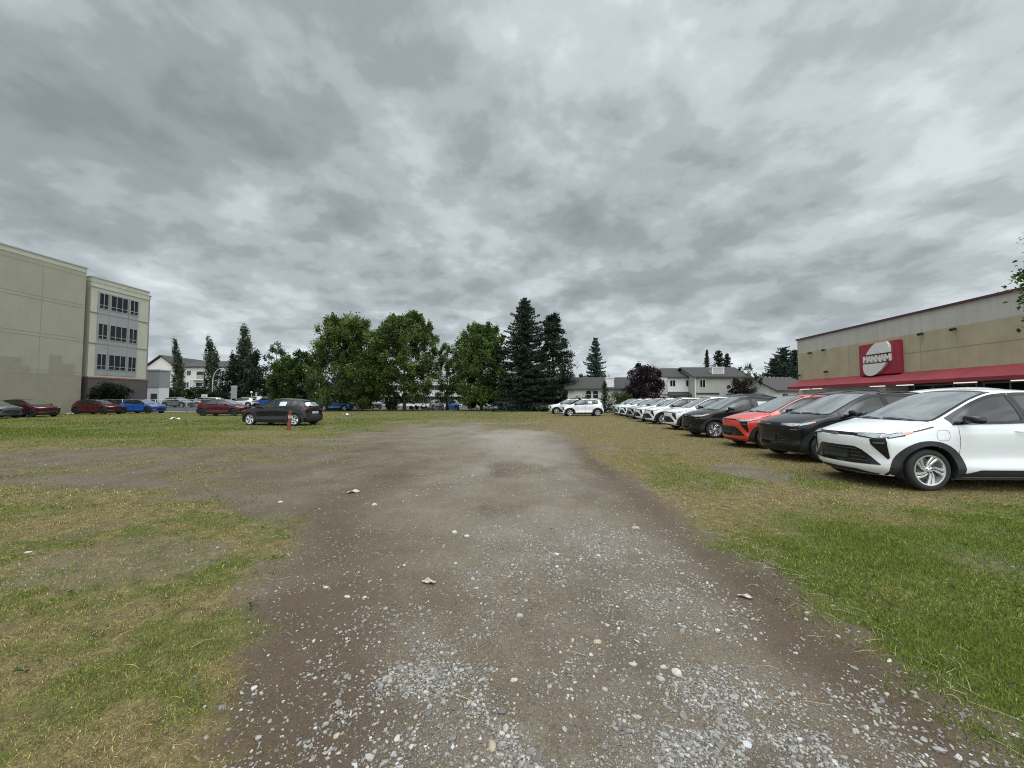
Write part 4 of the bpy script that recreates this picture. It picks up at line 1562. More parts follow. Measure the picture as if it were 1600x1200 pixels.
def build_store():
    ang = math.atan2(1, -.053)     # local x runs towards us along the front? see below
    # local frame: x = away from the viewer along the front, y = towards the lot, z up
    u = Vector((.053, 1, 0)).normalized()
    rz = math.atan2(u.y, u.x)
    O = Vector((28.2, 37.75, 0))
    root = empty('store_building', O, rz)
    tag(root, 'long beige store with pale upper band and maroon roof edge at right', 'store')
    n = -1          # local -y points to +x (inside); +y points to the lot
    m = MB()
    m.bx(-32, 0, -26, 0, 2.9, 6.05, 0)
    m.bx(-32, 0, -26, 0, 6.05, 7.38, 1)
    m.bx(-9.3, 0, -26, -.004, -.3, 2.9, 2)
    m.bx(-32, -9.3, -26, -1.6, -.3, 2.9, 3)
    for x in (-6.1, -12.0, -18.2):
        m.bx(x, x + .03, -.2, .008, 2.95, 6.0, 4)
    m.bx(-25, -10.8, -.2, .009, 4.75, 4.78, 4)
    m.build('wall', [M_BEIGEWALL, M_PALEBAND, M_CREAMSIDE, M_GREYDK, M_JOINT], root)
    MB().bx(-32.1, .1, -26.1, .10, 7.38, 7.52).build('roof_edge', M_MAROON, root)
    for k in range(5):
        x0 = -31 + k * 4.3
        w_ = MB()
        w_.bx(x0, x0 + 4.0, -1.56, -1.48, .1, .2); w_.bx(x0, x0 + 4.0, -1.56, -1.48, 2.5, 2.6)
        for q in range(4): w_.bx(x0 + q * 1.3, x0 + q * 1.3 + .08, -1.555, -1.485, .2, 2.5)
        o = w_.build('shop_window', M_FRAMEGREY, root)
        MB().bx(x0 + .04, x0 + 3.95, -1.545, -1.515, .15, 2.55).build('pane', M_DARKGLASS, o)
    # awning: sloping canvas with returns and a short valance
    a = MB()
    pr = [(.02, 3.45), (1.35, 2.78), (1.35, 2.56), (1.31, 2.56), (1.31, 2.74), (.02, 3.38)]
    a.prism(pr, -32, -.42, 'yz')
    a.prism([(.02, 3.40), (1.33, 2.74), (1.33, 2.57), (.02, 2.57)], -.48, -.45, 'yz')
    for x in np.arange(-31, -.6, 2.6):
        a.prism([(.02, 3.37), (1.30, 2.72), (1.30, 2.69), (.02, 3.33)], x, x + .05, 'yz', 1)
        a.prism([(.016, 3.458), (1.352, 2.785), (1.352, 2.79), (.016, 3.463)], x, x + .025, 'yz')
    a.build('awning', [M_AWNING, M_STEEL], root)
    for x in (-2.2, -3.7, -9.8, -11.9, -15.6, -18.4, -21):
        MB().bx(x, x + 1.15, .45, .57, 2.50, 2.56).build('tube_light', M_TUBE, root)
    # sign board with split tilted oval and lettering
    s = empty('sign')
    s.parent = root
    s.location = (-7.55 - 3.25 / 2, .03, 4.6)
    W_, H_ = 3.25, 2.38
    MB().bx(-W_ / 2, W_ / 2, 0, .34, -H_ / 2, H_ / 2).build('sign_board', M_SIGNRED, s, bevel=.02)
    # seen from the lot, local +x is to the LEFT: build marks in sign coordinates u (right), v (up)
    def oval(sgn):
        pts = []
        ca, sa = math.cos(R(53)), math.sin(R(53))
        A, B = 1.45, .88
        full = []
        for k in range(96):
            t = 2 * math.pi * k / 96
            p, q = A * math.cos(t), B * math.sin(t)
            full.append((p * ca - q * sa, p * sa + q * ca))
        cut = .36
        out = []
        for i in range(96):
            a_, b_ = full[i], full[(i + 1) % 96]
            ia, ib = a_[1] * sgn > cut, b_[1] * sgn > cut
            if ia: out.append(a_)
            if ia != ib:
                t = (cut * sgn - a_[1]) / (b_[1] - a_[1])
                out.append((a_[0] + (b_[0] - a_[0]) * t, cut * sgn))
        return out
    for sg in (1, -1):
        MB().prism([(-p, min(q, H_ / 2 - .03)) for p, q in oval(sg)], .34, .50, 'xz').build('oval_half', M_SIGNWHITE, s)
    letters = {
        'H': [[(0, 0), (0, 1)], [(1, 0), (1, 1)], [(0, .5), (1, .5)]],
        'A': [[(0, 0), (.5, 1)], [(.5, 1), (1, 0)], [(.2, .32), (.8, .32)]],
        'N': [[(0, 0), (0, 1)], [(0, 1), (1, 0)], [(1, 0), (1, 1)]],
        'M': [[(0, 0), (0, 1)], [(0, 1), (.5, .3)], [(.5, .3), (1, 1)], [(1, 1), (1, 0)]],
    }
    lw, lh, gap, th = .30, .44, .060, .095
    tot = 6 * lw + .06 + 5 * gap
    x = -tot / 2
    tm = MB()
    for ch in 'HANNAM':
        wd = lw + (.06 if ch == 'M' else 0)
        for (a_, b_) in letters[ch]:
            pa, pb = Vector((x + a_[0] * wd, (a_[1] - .5) * lh)), Vector((x + b_[0] * wd, (b_[1] - .5) * lh))
            d = (pb - pa).normalized()
            nn = Vector((-d.y, d.x)) * th / 2
            pa, pb = pa - d * th * .4, pb + d * th * .4
            q = [pa + nn, pb + nn, pb - nn, pa - nn]
            tm.prism([(-p.x, p.y) for p in q], .342 + random.uniform(0, .004), .47 + random.uniform(0, .004), 'xz')
        x += wd + gap
    tm.build('lettering', M_SIGNWHITE, s)
    # wall flood lamps
    for x, z in ((-1.9, 5.95), (-3.6, 6.0), (-3.8, 4.05), (-.35, 3.95), (-14.2, 5.9), (-12.2, 5.95)):
        m = MB()
        m.bx(x - .04, x + .04, 0, .16, z - .04, z + .04)
        m.box((0, 0, 0), (.24, .18, .15), mat=Matrix.Translation((x, .22, z - .03)) @ Matrix.Rotation(R(-30), 4, 'X'))
        m.build('flood_lamp', M_LAMPBLK, root, bevel=.02)
    return root
# ------------------------------------------------------------------ ground
LT = [(0, -1.0), (1.0, -1.12), (1.5, -1.32), (2, -1.58), (3.2, -2.13), (4.4, -2.75), (5.0, -3.6), (5.4, -4.5), (6.1, -6.3), (6.8, -9.2), (7.4, -14), (8.0, -24), (10.4, -24), (11.2, -18),
      (12.1, -11), (13.4, -7.7), (18, -8.3), (24, -9.2), (28, -7.5), (30.5, -4), (32, 0.2)]
RT = [(0, 2.25), (3, 2.27), (8, 2.35), (12, 2.45), (18, 2.35), (24, 2.8), (28, 2.6), (30.5, 1.6), (32, .2)]
LX, RX = pchip(LT), pchip(RT)


def ground_z(x, y):
    x, y = np.asarray(x, float), np.asarray(y, float)
    z = .40 * sstep(48, 58, y) * sstep(-22, -34, x)
    z = z + .09 * (fbm(x * .22, y * .22, 5, 3) - .5) * sstep(60, 30, np.abs(y)) * sstep(4.5, 7, np.hypot(x - 8, 0) * 0 + 9)
    return z


def masks(x, y):
    """dirt (bare), gravel, live (green share of the grass)"""
    x, y = np.asarray(x, float), np.asarray(y, float)
    sc = .5 + np.clip(y, 0, 30) * .06
    wob = (fbm(x * .9, y * .9, 21, 4) - .5) * (.55 + .05 * np.clip(y, 0, 25)) * (1 + 1.3 * sstep(-3.5, -6, x)) + (fbm(x * 4, y * 4, 22, 3) - .5) * .45 + (fbm(x * 14, y * 14, 23, 2) - .5) * .22
    l, r = x - LX(y), RX(y) - x
    wob = wob * (1 + 1.6 * sstep(10, 22, y))
    d = np.minimum(np.minimum(l, r), (26.5 + 6 * fbm(x * .35 + 2, 0 * x + 1.5, 24, 3) - y) * .8) * np.where(l < r, np.where((y > 4.6) & (y < 13.2), .45, 1.0), 1.0)
    dirt = sstep(-.22 - .035 * np.clip(y, 0, 30), .36 + .05 * np.clip(y, 0, 30), d + wob)
    dirt = dirt * np.where((y > 31.8) | (y < -.5), 0, 1)
    dirt = dirt * (1 - .85 * sstep(15, 25, y) * sstep(.40, .58, fbm(x * .45, y * .22, 26, 4)))
    # thin straw mat reaches into the open ground on the left and right
    sparse = sstep(-2.6, -6, x) * sstep(4.6, 6, y) * sstep(14.5, 12.5, y)
    dirt = np.clip(dirt * (1 - .52 * sparse * sstep(.36, .62, fbm(x * .8, y * 1.6, 31, 4))), 0, 1)
    bare = sstep(2.0, 3.2, x) * sstep(6.5, 4.8, x) * sstep(4.5, 6.5, y) * sstep(24, 16, y)
    dirt = np.maximum(dirt, .72 * bare * sstep(.48, .66, fbm(x * .8 + 4, y * .5, 33, 4)))
    dirt = np.maximum(dirt, .5 * sstep(.62, .74, fbm(x * .55 + 9, y * .55, 35, 4)) * sstep(1, 3, np.abs(x)))
    # gravel: loose in wheel tracks near us, compacted and pale further away
    n1 = fbm(x * 1.3, y * .9, 41, 4)
    trk = lambda c, w: np.exp(-((x - c) / w) ** 2)
    near = (trk(-.42 - .10 * (y - 2), .33) * .9 + trk(.85 + .02 * y, .50) * 1.1 + .30 * trk(.2, .9) + trk(1.45, .30) * .5 * sstep(3, 1.5, y)) * sstep(5.5, 2.2, y)
    near = near + .55 * sstep(1.95, 1.5, y) * sstep(-.9, -.2, x) * sstep(2.0, 1.3, x)
    mid = .42 * (trk(.6, 1.0) + .5 * trk(-.9, .5)) * sstep(1.5, 4, y) * sstep(12, 6, y)
    grav = np.clip((near + mid) * sstep(.30, .62, n1) * 1.25, 0, 1) * dirt
    pale = sstep(7, 15, y) * sstep(2.9, 1.2, np.abs(x + .5 + (y - 10) * .10) / (1 + .06 * np.clip(y - 8, 0, 30))) * dirt * (.45 + .55 * sstep(.35, .6, fbm(x * .35, y * .35, 43, 3)))
    pale = np.maximum(pale, .85 * sstep(2.6, 5, y) * sstep(18, 10, y) * trk(.15, 1.45) * dirt * sstep(.3, .6, fbm(x * .8, y * .5, 44, 3)))
    pale = np.maximum(pale, .45 * trk(.35, .8) * sstep(4.5, 2.5, y) * dirt * sstep(.3, .6, fbm(x * 1.2, y * .8, 46, 3)))
    pale = np.maximum(pale, .30 * sstep(2.5, 5, y) * sstep(9, 6, y) * trk(.7, 1.1) * dirt)
    pale = pale * sstep(30, 17, y) * (.35 + .65 * sstep(.32, .62, fbm(x * .6, y * .22, 45, 4)))
    # live grass
    n2 = fbm(x * .55 + 3, y * .55, 51, 4)
    n3 = fbm(x * 1.9, y * 2.3, 52, 4)
    n4 = fbm(x * 5.2, y * 6.0, 53, 3)
    right = sstep(1.5, 2.5, x) * sstep(40, 30, y)
    lush = sstep(5.2 + .25 * (x - 2.3), 3.4 + .25 * (x - 2.3), y)
    lv_r = .18 + .64 * lush + .5 * (n4 - .5) * lush + .5 * (n3 - .5) + .25 * sstep(.55, .7, n2) * sstep(12, 5, y) + .18 * sstep(.55, .7, n2) - .1 * sstep(9, 14, y)
    lv_l = np.where(y < 12.5, .14 + .46 * sstep(.38, .64, n2 * .2 + n3 * .38 + n4 * .42), .22 + .38 * sstep(11.5, 18, y) + .28 * sstep(.4, .6, n2))
    far = sstep(29, 33, y)
    lv = lv_r * right + lv_l * (1 - right)
    lv = lv * (1 - .6 * sstep(15, 19, y) * sstep(8, 3, np.abs(x + 1)))
    strawpatch = np.exp(-(((x + 11) / 3.5) ** 2 + ((y - 17.2) / 2.0) ** 2))
    lv = lv * (1 - .75 * strawpatch) * (1 - far) + far * (.38 + .25 * n2 - .24 * sstep(-3, 6, x))
    return np.clip(dirt, 0, 1), np.clip(grav, 0, 1), np.clip(pale, 0, 1), np.clip(lv, 0, 1)


def ground_mat():
    m, nt, b = new_mat('lot_ground')
    geo = N(nt, 'ShaderNodeNewGeometry')
    pos = geo.outputs['Position']
    a = N(nt, 'ShaderNodeAttribute', attribute_name='cover')
    sep = N(nt, 'ShaderNodeSeparateColor')
    L(nt, a.outputs['Color'], sep.inputs[0])
    dirt, grav, live = sep.outputs[0], sep.outputs[1], sep.outputs[2]
    a2 = N(nt, 'ShaderNodeAttribute', attribute_name='cover2')
    sep2 = N(nt, 'ShaderNodeSeparateColor')
    L(nt, a2.outputs['Color'], sep2.inputs[0])
    pale, lot = sep2.outputs[0], sep2.outputs[1]
    nA, nB, nC = noise(nt, pos, 1.1, 6, .65), noise(nt, pos, 9, 5, .7), noise(nt, pos, 55, 4, .75)
    soil = ramp(nt, nA.outputs[0], [(.30, (.092, .069, .047)), (.50, (.138, .109, .076)), (.72, (.190, .157, .115))])
    soil = mixc(nt, mathn(nt, 'MULTIPLY', ramp(nt, nC.outputs[0], [(.38, 1.0), (.55, 0.0)]), .55), soil, (.036, .029, .021))
    soil = mixc(nt, ramp(nt, nB.outputs[0], [(.55, 0.0), (.85, .6)]), soil, (.178, .156, .124))
    palec = mixc(nt, ramp(nt, nB.outputs[0], [(.3, 0.0), (.7, 1.0)]), (.178, .155, .128), (.245, .218, .184))
    soil = mixc(nt, pale, soil, palec)
    # grit: small stones as coloured cells
    for sc, thr, amt in ((95, .20, .75), (210, .27, .55)):
        vo = N(nt, 'ShaderNodeTexVoronoi', feature='F1')
        vo.inputs['Scale'].default_value = sc
        L(nt, pos, vo.inputs['Vector'])
        body = ramp(nt, vo.outputs['Distance'], [(thr, 1.0), (thr + .14, 0.0)])
        sepc = N(nt, 'ShaderNodeSeparateColor')
        L(nt, vo.outputs['Color'], sepc.inputs[0])
        dens = mathn(nt, 'ADD', mathn(nt, 'MULTIPLY', grav, .75), mathn(nt, 'ADD', mathn(nt, 'MULTIPLY', pale, .36), .13))
        pick = mathn(nt, 'LESS_THAN', sepc.outputs[0], dens)
        stone = ramp(nt, sepc.outputs[1], [(0, (.17, .165, .155)), (.5, (.30, .29, .27)), (.8, (.38, .34, .28)), (1, (.55, .54, .50))])
        soil = mixc(nt, mathn(nt, 'MULTIPLY', mathn(nt, 'MULTIPLY', body, pick), amt), soil, stone)
    soil = mixc(nt, mathn(nt, 'MULTIPLY', sep2.outputs[2], .74), soil, (.062, .042, .027))
    straw = ramp(nt, nB.outputs[0], [(.28, (.070, .053, .024)), (.52, (.150, .118, .052)), (.75, (.25, .20, .092))])
    green = ramp(nt, nB.outputs[0], [(.28, (.034, .046, .010)), (.55, (.080, .102, .020)), (.8, (.140, .160, .036))])
    # streaky mat of blades further off
    mp = N(nt, 'ShaderNodeMapping')
    mp.inputs['Scale'].default_value = (1, .45, 1)
    L(nt, pos, mp.inputs[0])
    nD = noise(nt, mp.outputs[0], 2.6, 7, .72)
    lv = mathn(nt, 'ADD', live, mathn(nt, 'MULTIPLY', mathn(nt, 'SUBTRACT', nD.outputs[0], .5), 1.5), True)
    turf = mixc(nt, ramp(nt, lv, [(.25, 0.0), (.75, 1.0)]), straw, green)
    turf = mixc(nt, ramp(nt, nC.outputs[0], [(.35, .6), (.55, 0.0)]), turf, (.030, .026, .014))
    edge = mathn(nt, 'ADD', dirt, mathn(nt, 'MULTIPLY', mathn(nt, 'SUBTRACT', nB.outputs[0], .5), .9), True)
    col = mixc(nt, ramp(nt, edge, [(.3, 0.0), (.7, 1.0)]), turf, soil)
    asph = ramp(nt, nA.outputs[0], [(.3, (.06, .06, .06)), (.7, (.09, .09, .088))])
    col = mixc(nt, lot, col, asph)
    L(nt, col, b.inputs['Base Color'])
    b.inputs['Roughness'].default_value = .95
    b.inputs['Specular IOR Level'].default_value = .2
    bn = N(nt, 'ShaderNodeBump')
    bn.inputs['Strength'].default_value = .8
    bn.inputs['Distance'].default_value = .02
    h = mathn(nt, 'ADD', mathn(nt, 'MULTIPLY', nB.outputs[0], 1.2), mathn(nt, 'MULTIPLY', nC.outputs[0], .5))
    L(nt, h, bn.inputs['Height'])
    L(nt, bn.outputs[0], b.inputs['Normal'])
    return m


def ground_fine(x, y):
    """ruts and lumps of the bare ground"""
    near = sstep(16, 8, np.abs(y)) * sstep(14, 9, np.abs(x))
    rut = -.030 * (np.exp(-((x + .55) / .28) ** 2) + np.exp(-((x - 1.72) / .30) ** 2)) * sstep(14, 9, y)
    return near * (.030 * (fbm(x * 2.1, y * 2.1, 61, 4) - .5) + .014 * (fbm(x * 9, y * 9, 62, 3) - .5)) + rut


def gz(x, y):
    return ground_z(x, y) + ground_fine(np.asarray(x, float), np.asarray(y, float))


def build_ground():
    ys = [-30, -12, -6, -3, -1.5]
    y, dy = -.6, .05
    while y < 900:
        ys.append(y)
        dy = max(.05, y * .012) if y < 60 else y * .06
        y += dy
    ys.append(1400)
    ys = np.array(ys)
    a = [0.0]
    dx = .05
    while a[-1] < 900:
        dx = .05 if a[-1] < 3.0 else max(.05, (a[-1] - 3.0) * .04 + .05)
        a.append(a[-1] + dx)
    a.append(1400)
    xs = np.array([-v for v in a[:0:-1]] + a)
    X, Y = np.meshgrid(xs, ys)
    Z = gz(X, Y)
    V = np.stack([X, Y, Z], -1).reshape(-1, 3)
    ny, nx = X.shape
    i = np.arange(ny * nx).reshape(ny, nx)
    F = np.stack([i[:-1, :-1], i[:-1, 1:], i[1:, 1:], i[1:, :-1]], -1).reshape(-1)
    d, g, p, lv = masks(X, Y)
    lot = sstep(47.5, 49.5, Y + (X + 40) * .28) * sstep(-24, -27, X) + sstep(63, 65, Y)
    lot = np.clip(np.maximum(lot, sstep(11.5, 13, X - .1 * Y) * sstep(50, 48, Y)), 0, 1)
    c1 = np.stack([d, g, lv], -1).reshape(-1, 3)
    dk = np.exp(-((X - (RX(Y) - .38)) / .34) ** 2) * sstep(16, 10, Y) + .85 * np.exp(-((X - np.maximum(LX(Y), -3.2) - .55 - .04 * Y) / .55) ** 2) * sstep(12, 7, Y)
    dk = dk + .55 * sstep(-2.2, -4.5, X) * sstep(4, 6, Y) * sstep(15, 12, Y)
    dk = np.clip(dk * (.55 + .9 * (fbm(X * .9, Y * .5, 91, 4) - .3)) + .5 * sstep(.55, .75, fbm(X * .7, Y * .45, 92, 4)) * sstep(14, 8, Y), 0, 1)
    c2 = np.stack([p, lot, dk], -1).reshape(-1, 3)
    o = np_mesh('ground', V, F, 4, ground_mat(), None, {'cover': c1, 'cover2': c2}, smooth=True)
    tag(o, kind='structure')


def in_view(g, n, y0, y1, pad=.8, k=1.42):
    """random points, uniform per area, in the wedge in front of the camera"""
    y = np.sqrt(g.uniform(0, 1, n) * ((y1 + 1) ** 2 - (y0 + 1) ** 2) + (y0 + 1) ** 2) - 1
    x = g.uniform(-1, 1, n) * (k * y + pad)
    return x, y


def build_grass():
    g = np.random.default_rng(5)
    VV, FF, CC = [], [], []
    off = 0
    for (y0, y1, n, w, h0, h1) in ((1.0, 2.6, 420000, .0024, .010, .034), (2.6, 5.2, 460000, .0036, .012, .038), (5.2, 10, 360000, .0065, .020, .052),
                                   (10, 20, 260000, .013, .025, .065), (20, 46, 230000, .028, .035, .085)):
        x, y = in_view(g, n, y0, y1)
        if y1 > 30: x = np.clip(x, -48, 30) + g.normal(0, .3, n)
        d, gr, pl, lv = masks(x, y)
        clump = sstep(.25, .62, fbm(x * 5.5, y * 5.5, 71, 3) if y1 < 12 else fbm(x * 1.4, y * 1.4, 72, 3))
        lushness = sstep(.45, .85, lv)
        keep = g.uniform(0, 1, n) < (1 - d) ** 1.3 * (.25 + .75 * np.maximum(clump, lushness * .8)) + .010
        keep &= ~((y > 45 + (x + 40) * -.28) & (x < -38))
        x, y, d, lv = x[keep], y[keep], d[keep], lv[keep]
        n = len(x)
        lush = sstep(.45, .9, lv)
        live = g.uniform(0, 1, n) < np.clip(lv * 1.15 - .08 + .25 * (fbm(x * 2.5, y * 2.5, 73, 2) - .5), .03, .95)
        ln = g.uniform(h0, h1, n) * (.8 + .35 * lush) * np.where(live, 1, .95) * np.exp(g.normal(0, .25, n))
        tilt = np.where(live, g.uniform(.15, 1.0, n), g.uniform(.6, 1.45, n))
        az = g.uniform(0, 2 * np.pi, n)
        dx, dy = np.cos(az), np.sin(az)
        wd = w * g.uniform(.6, 1.3, n)
        z = gz(x, y) - .004
        p0 = np.stack([x, y, z], 1)
        sd = np.stack([-dy, dx, 0 * dx], 1) * (wd / 2)[:, None]
        out = np.stack([dx * np.sin(tilt), dy * np.sin(tilt), np.cos(tilt)], 1)
        bend = tilt + g.uniform(.1, .7, n)
        out2 = np.stack([dx * np.sin(bend), dy * np.sin(bend), np.cos(bend)], 1)
        p1 = p0 + out * (ln * .55)[:, None]
        p2 = p1 + out2 * (ln * .45)[:, None]
        p2[:, 2] = np.maximum(p2[:, 2], z + .006)
        V = np.stack([p0 - sd, p0 + sd, p1 + sd * .8, p1 - sd * .8, p2], 1).reshape(-1, 3)
        i = (np.arange(n) * 5)[:, None] + off
        F = np.concatenate([i + np.array([[0, 1, 2]]), i + np.array([[0, 2, 3]]), i + np.array([[3, 2, 4]])], 1).reshape(-1)
        br = np.exp(g.normal(-.04, .42 if y1 < 12 else .2, n))[:, None]
        t = g.uniform(0, 1, n)[:, None]
        grn = np.array([.078, .112, .014]) * (1 - t) + np.array([.200, .228, .040]) * t
        grn = grn * (1 - .14 * lush[:, None] * np.array([1.1, .8, .9]))
        dry = np.array([.170, .128, .050]) * (1 - t) + np.array([.36, .285, .130]) * t
        c = np.where(live[:, None], grn, dry) * br
        CC.append(np.repeat(np.clip(c, .005, .7), 5, 0))
        VV.append(V)
        FF.append(F)
        off += n * 5
    o = np_mesh('grass', np.concatenate(VV), np.concatenate(FF), 3, leaf_mat('grass_blades', .6, .2, 'blade_colour'), None, {'blade_colour': np.concatenate(CC).astype(np.float32)})
    tag(o, 'patchy green and straw coloured grass over the vacant lot', 'grass', kind='stuff')
    # broad leaved weeds lying flat among the grass
    VV, FF, CC = [], [], []
    off = 0
    x, y = in_view(g, 900, 1.6, 9)
    d, gr, pl, lv = masks(x, y)
    ok = (g.uniform(0, 1, len(x)) < (1 - d) * .5) & ((x < -1) | (g.uniform(0, 1, len(x)) < .25))
    C, S, K = [], [], []
    for a, b in zip(x[ok], y[ok]):
        for k in range(int(g.integers(5, 12))):
            an, rr = g.uniform(0, 6.28), g.uniform(.01, .07)
            C.append((a + rr * math.cos(an), b + rr * math.sin(an), float(gz(a, b)) + .012 + g.uniform(0, .02)))
            S.append(g.uniform(.015, .036))
            f = g.uniform(.7, 1.3)
            K.append((.050 * f, .085 * f, .034 * f))
    o = leaves_mesh('weeds', np.array(C), np.array(S), np.array(K), M_LEAF, None, g, .8, .5)
    tag(o, 'low broad leaved weeds scattered through the grass', 'weeds', kind='stuff')


ICO = None


def ico():
    global ICO
    if ICO is None:
        bm = bmesh.new()
        bmesh.ops.create_icosphere(bm, subdivisions=1, radius=1)
        bm.verts.index_update()
        ICO = (np.array([v.co[:] for v in bm.verts]), np.array([[v.index for v in f.verts] for f in bm.faces]))
        bm.free()
    return ICO


def build_gravel():
    g = np.random.default_rng(9)
    v0, f0 = ico()
    P, S = [], []
    for (y0, y1, n, s0, sg) in ((1.0, 2.2, 44000, .0050, .42), (2.2, 4.5, 48000, .0056, .40), (4.5, 10, 44000, .0066, .36), (10, 30, 20000, .012, .33)):
        x, y = in_view(g, n * 3, y0, y1)
        d, gr, pl, lv = masks(x, y)
        cl = sstep(.35, .7, fbm(x * 6, y * 6, 81, 3))
        pr = np.clip(gr * (.09 + .52 * cl) + (.050 * d + .09 * pl) * (.3 + 1.2 * cl), 0, 1)
        k = g.uniform(0, 1, len(x)) < pr
        x, y = x[k][:n], y[k][:n]
        P.append(np.stack([x, y, gz(x, y)], 1))
        S.append(np.minimum(s0 * np.exp(g.normal(0, sg, len(x))), .019))
    P, S = np.concatenate(P), np.concatenate(S)
    n = len(P)
    ax = g.uniform(.65, 1.35, (n, 1, 3)) * np.array([1, 1, .62])
    V = v0[None] * ax * np.exp(g.normal(0, .15, (n, len(v0), 1)))
    a = g.uniform(0, 6.28, n)
    c, s = np.cos(a)[:, None], np.sin(a)[:, None]
    V = np.stack([V[..., 0] * c - V[..., 1] * s, V[..., 0] * s + V[..., 1] * c, V[..., 2] + .25 * V[..., 0] * g.normal(0, 1, (n, 1))], -1)
    V = V * S[:, None, None] + P[:, None, :] + np.array([0, 0, 1]) * (S * .10)[:, None, None]
    F = (f0[None] + (np.arange(n) * len(v0))[:, None, None]).reshape(-1)
    t = g.uniform(0, 1, (n, 1))
    base = np.where(t < .5, np.array([[.27, .26, .24]]), np.where(t < .78, np.array([[.36, .33, .285]]), np.where(t < .92, np.array([[.21, .205, .195]]), np.array([[.52, .50, .45]]))))
    col = np.clip(base * np.exp(g.normal(-.20, .28, (n, 1))), .05, .48)
    m, nt, b = new_mat('gravel_stone')
    at_ = N(nt, 'ShaderNodeAttribute', attribute_name='stone_colour')
    geo = N(nt, 'ShaderNodeNewGeometry')
    nz = noise(nt, geo.outputs['Position'], 160, 4)
    L(nt, mixc(nt, ramp(nt, nz.outputs[0], [(.35, .35), (.65, 0.0)]), at_.outputs['Color'], (.09, .075, .06)), b.inputs['Base Color'])
    b.inputs['Roughness'].default_value = .85
    o = np_mesh('gravel', V.reshape(-1, 3), F, 3, m, None, {'stone_colour': np.repeat(col, len(v0), 0).astype(np.float32)}, smooth=False)
    tag(o, 'loose grey gravel scattered along the dirt track', 'gravel', kind='stuff')


def build_straw():
    """single dry stalks lying on the dirt"""
    g = np.random.default_rng(19)
    m = MB()
    x, y = in_view(g, 900, 1.2, 6)
    d, gr, pl, lv = masks(x, y)
    edge = np.exp(-(np.minimum(np.abs(x - LX(y)), np.abs(x - RX(y))) / .35) ** 2)
    k = g.uniform(0, 1, len(x)) < .12 + .8 * edge
    x, y = x[k], y[k]
    ye = g.uniform(1.2, 7, 170)
    xe = RX(ye) + g.normal(.04, .12, 170)
    x, y = np.concatenate([x, xe]), np.concatenate([y, ye])
    for q, (a, b) in enumerate(zip(x, y)):
        an, ln = g.uniform(0, 6.28), g.uniform(.03, .13)
        if q >= len(x) - 170: an, ln = math.pi / 2 + g.normal(0, 1.0), g.uniform(.04, .15)
        z = float(gz(a, b)) + .008
        dx, dy = math.cos(an) * ln / 2, math.sin(an) * ln / 2
        m.tube([(a - dx, b - dy, z), (a + g.normal(0, .003), b + g.normal(0, .003), z + g.uniform(.003, .012)), (a + dx, b + dy, z + g.uniform(-.002, .012))], [.0011, .0011, .0006], 4, cap=False)
    o = m.build('straw', basic('dry_stalks', (.42, .35, .22), .8, var=.3, scale=8), None)
    tag(o, 'dry stalks and chaff strewn along the edges of the track', 'straw', kind='stuff')


def stone(loc, r, seed, mat, label, group='larger stones on the track'):
    g = np.random.default_rng(seed)
    bm = bmesh.new()
    bmesh.ops.create_icosphere(bm, subdivisions=3, radius=1)
    ax = g.uniform(.75, 1.25, 3) * np.array([1.15, .9, .62])
    ph = g.uniform(0, 6.28, 6)
    for v in bm.verts:
        c = v.co
        k = 1 + .16 * (float(fbm(c.x * 1.7 + seed, c.y * 1.7 + c.z * 1.3, seed, 3)) - .5) + .10 * math.sin(2.1 * c.x + ph[0]) + .09 * math.sin(2.7 * c.y + ph[1]) + .08 * math.sin(3.1 * c.z + ph[2] + c.x)
        # a couple of worn flat faces
        for q in range(3):
            n = Vector((math.cos(ph[q] * 2), math.sin(ph[q] * 2), math.sin(ph[q + 3]))).normalized()
            e = c.dot(n) - .72
            if e > 0: k -= e * .85
        v.co = Vector((c.x * ax[0], c.y * ax[1], c.z * ax[2])) * k * r
    for f in bm.faces: f.smooth = True
    me = bpy.data.meshes.new('stone')
    bm.to_mesh(me)
    bm.free()
    me.materials.append(mat)
    o = bpy.data.objects.new('stone', me)
    COL.objects.link(o)
    o.location = (loc[0], loc[1], float(gz(loc[0], loc[1])) + r * .05)
    o.rotation_euler = (g.normal(0, .15), g.normal(0, .15), g.uniform(0, 6.28))
    return tag(o, label, 'stone', group)
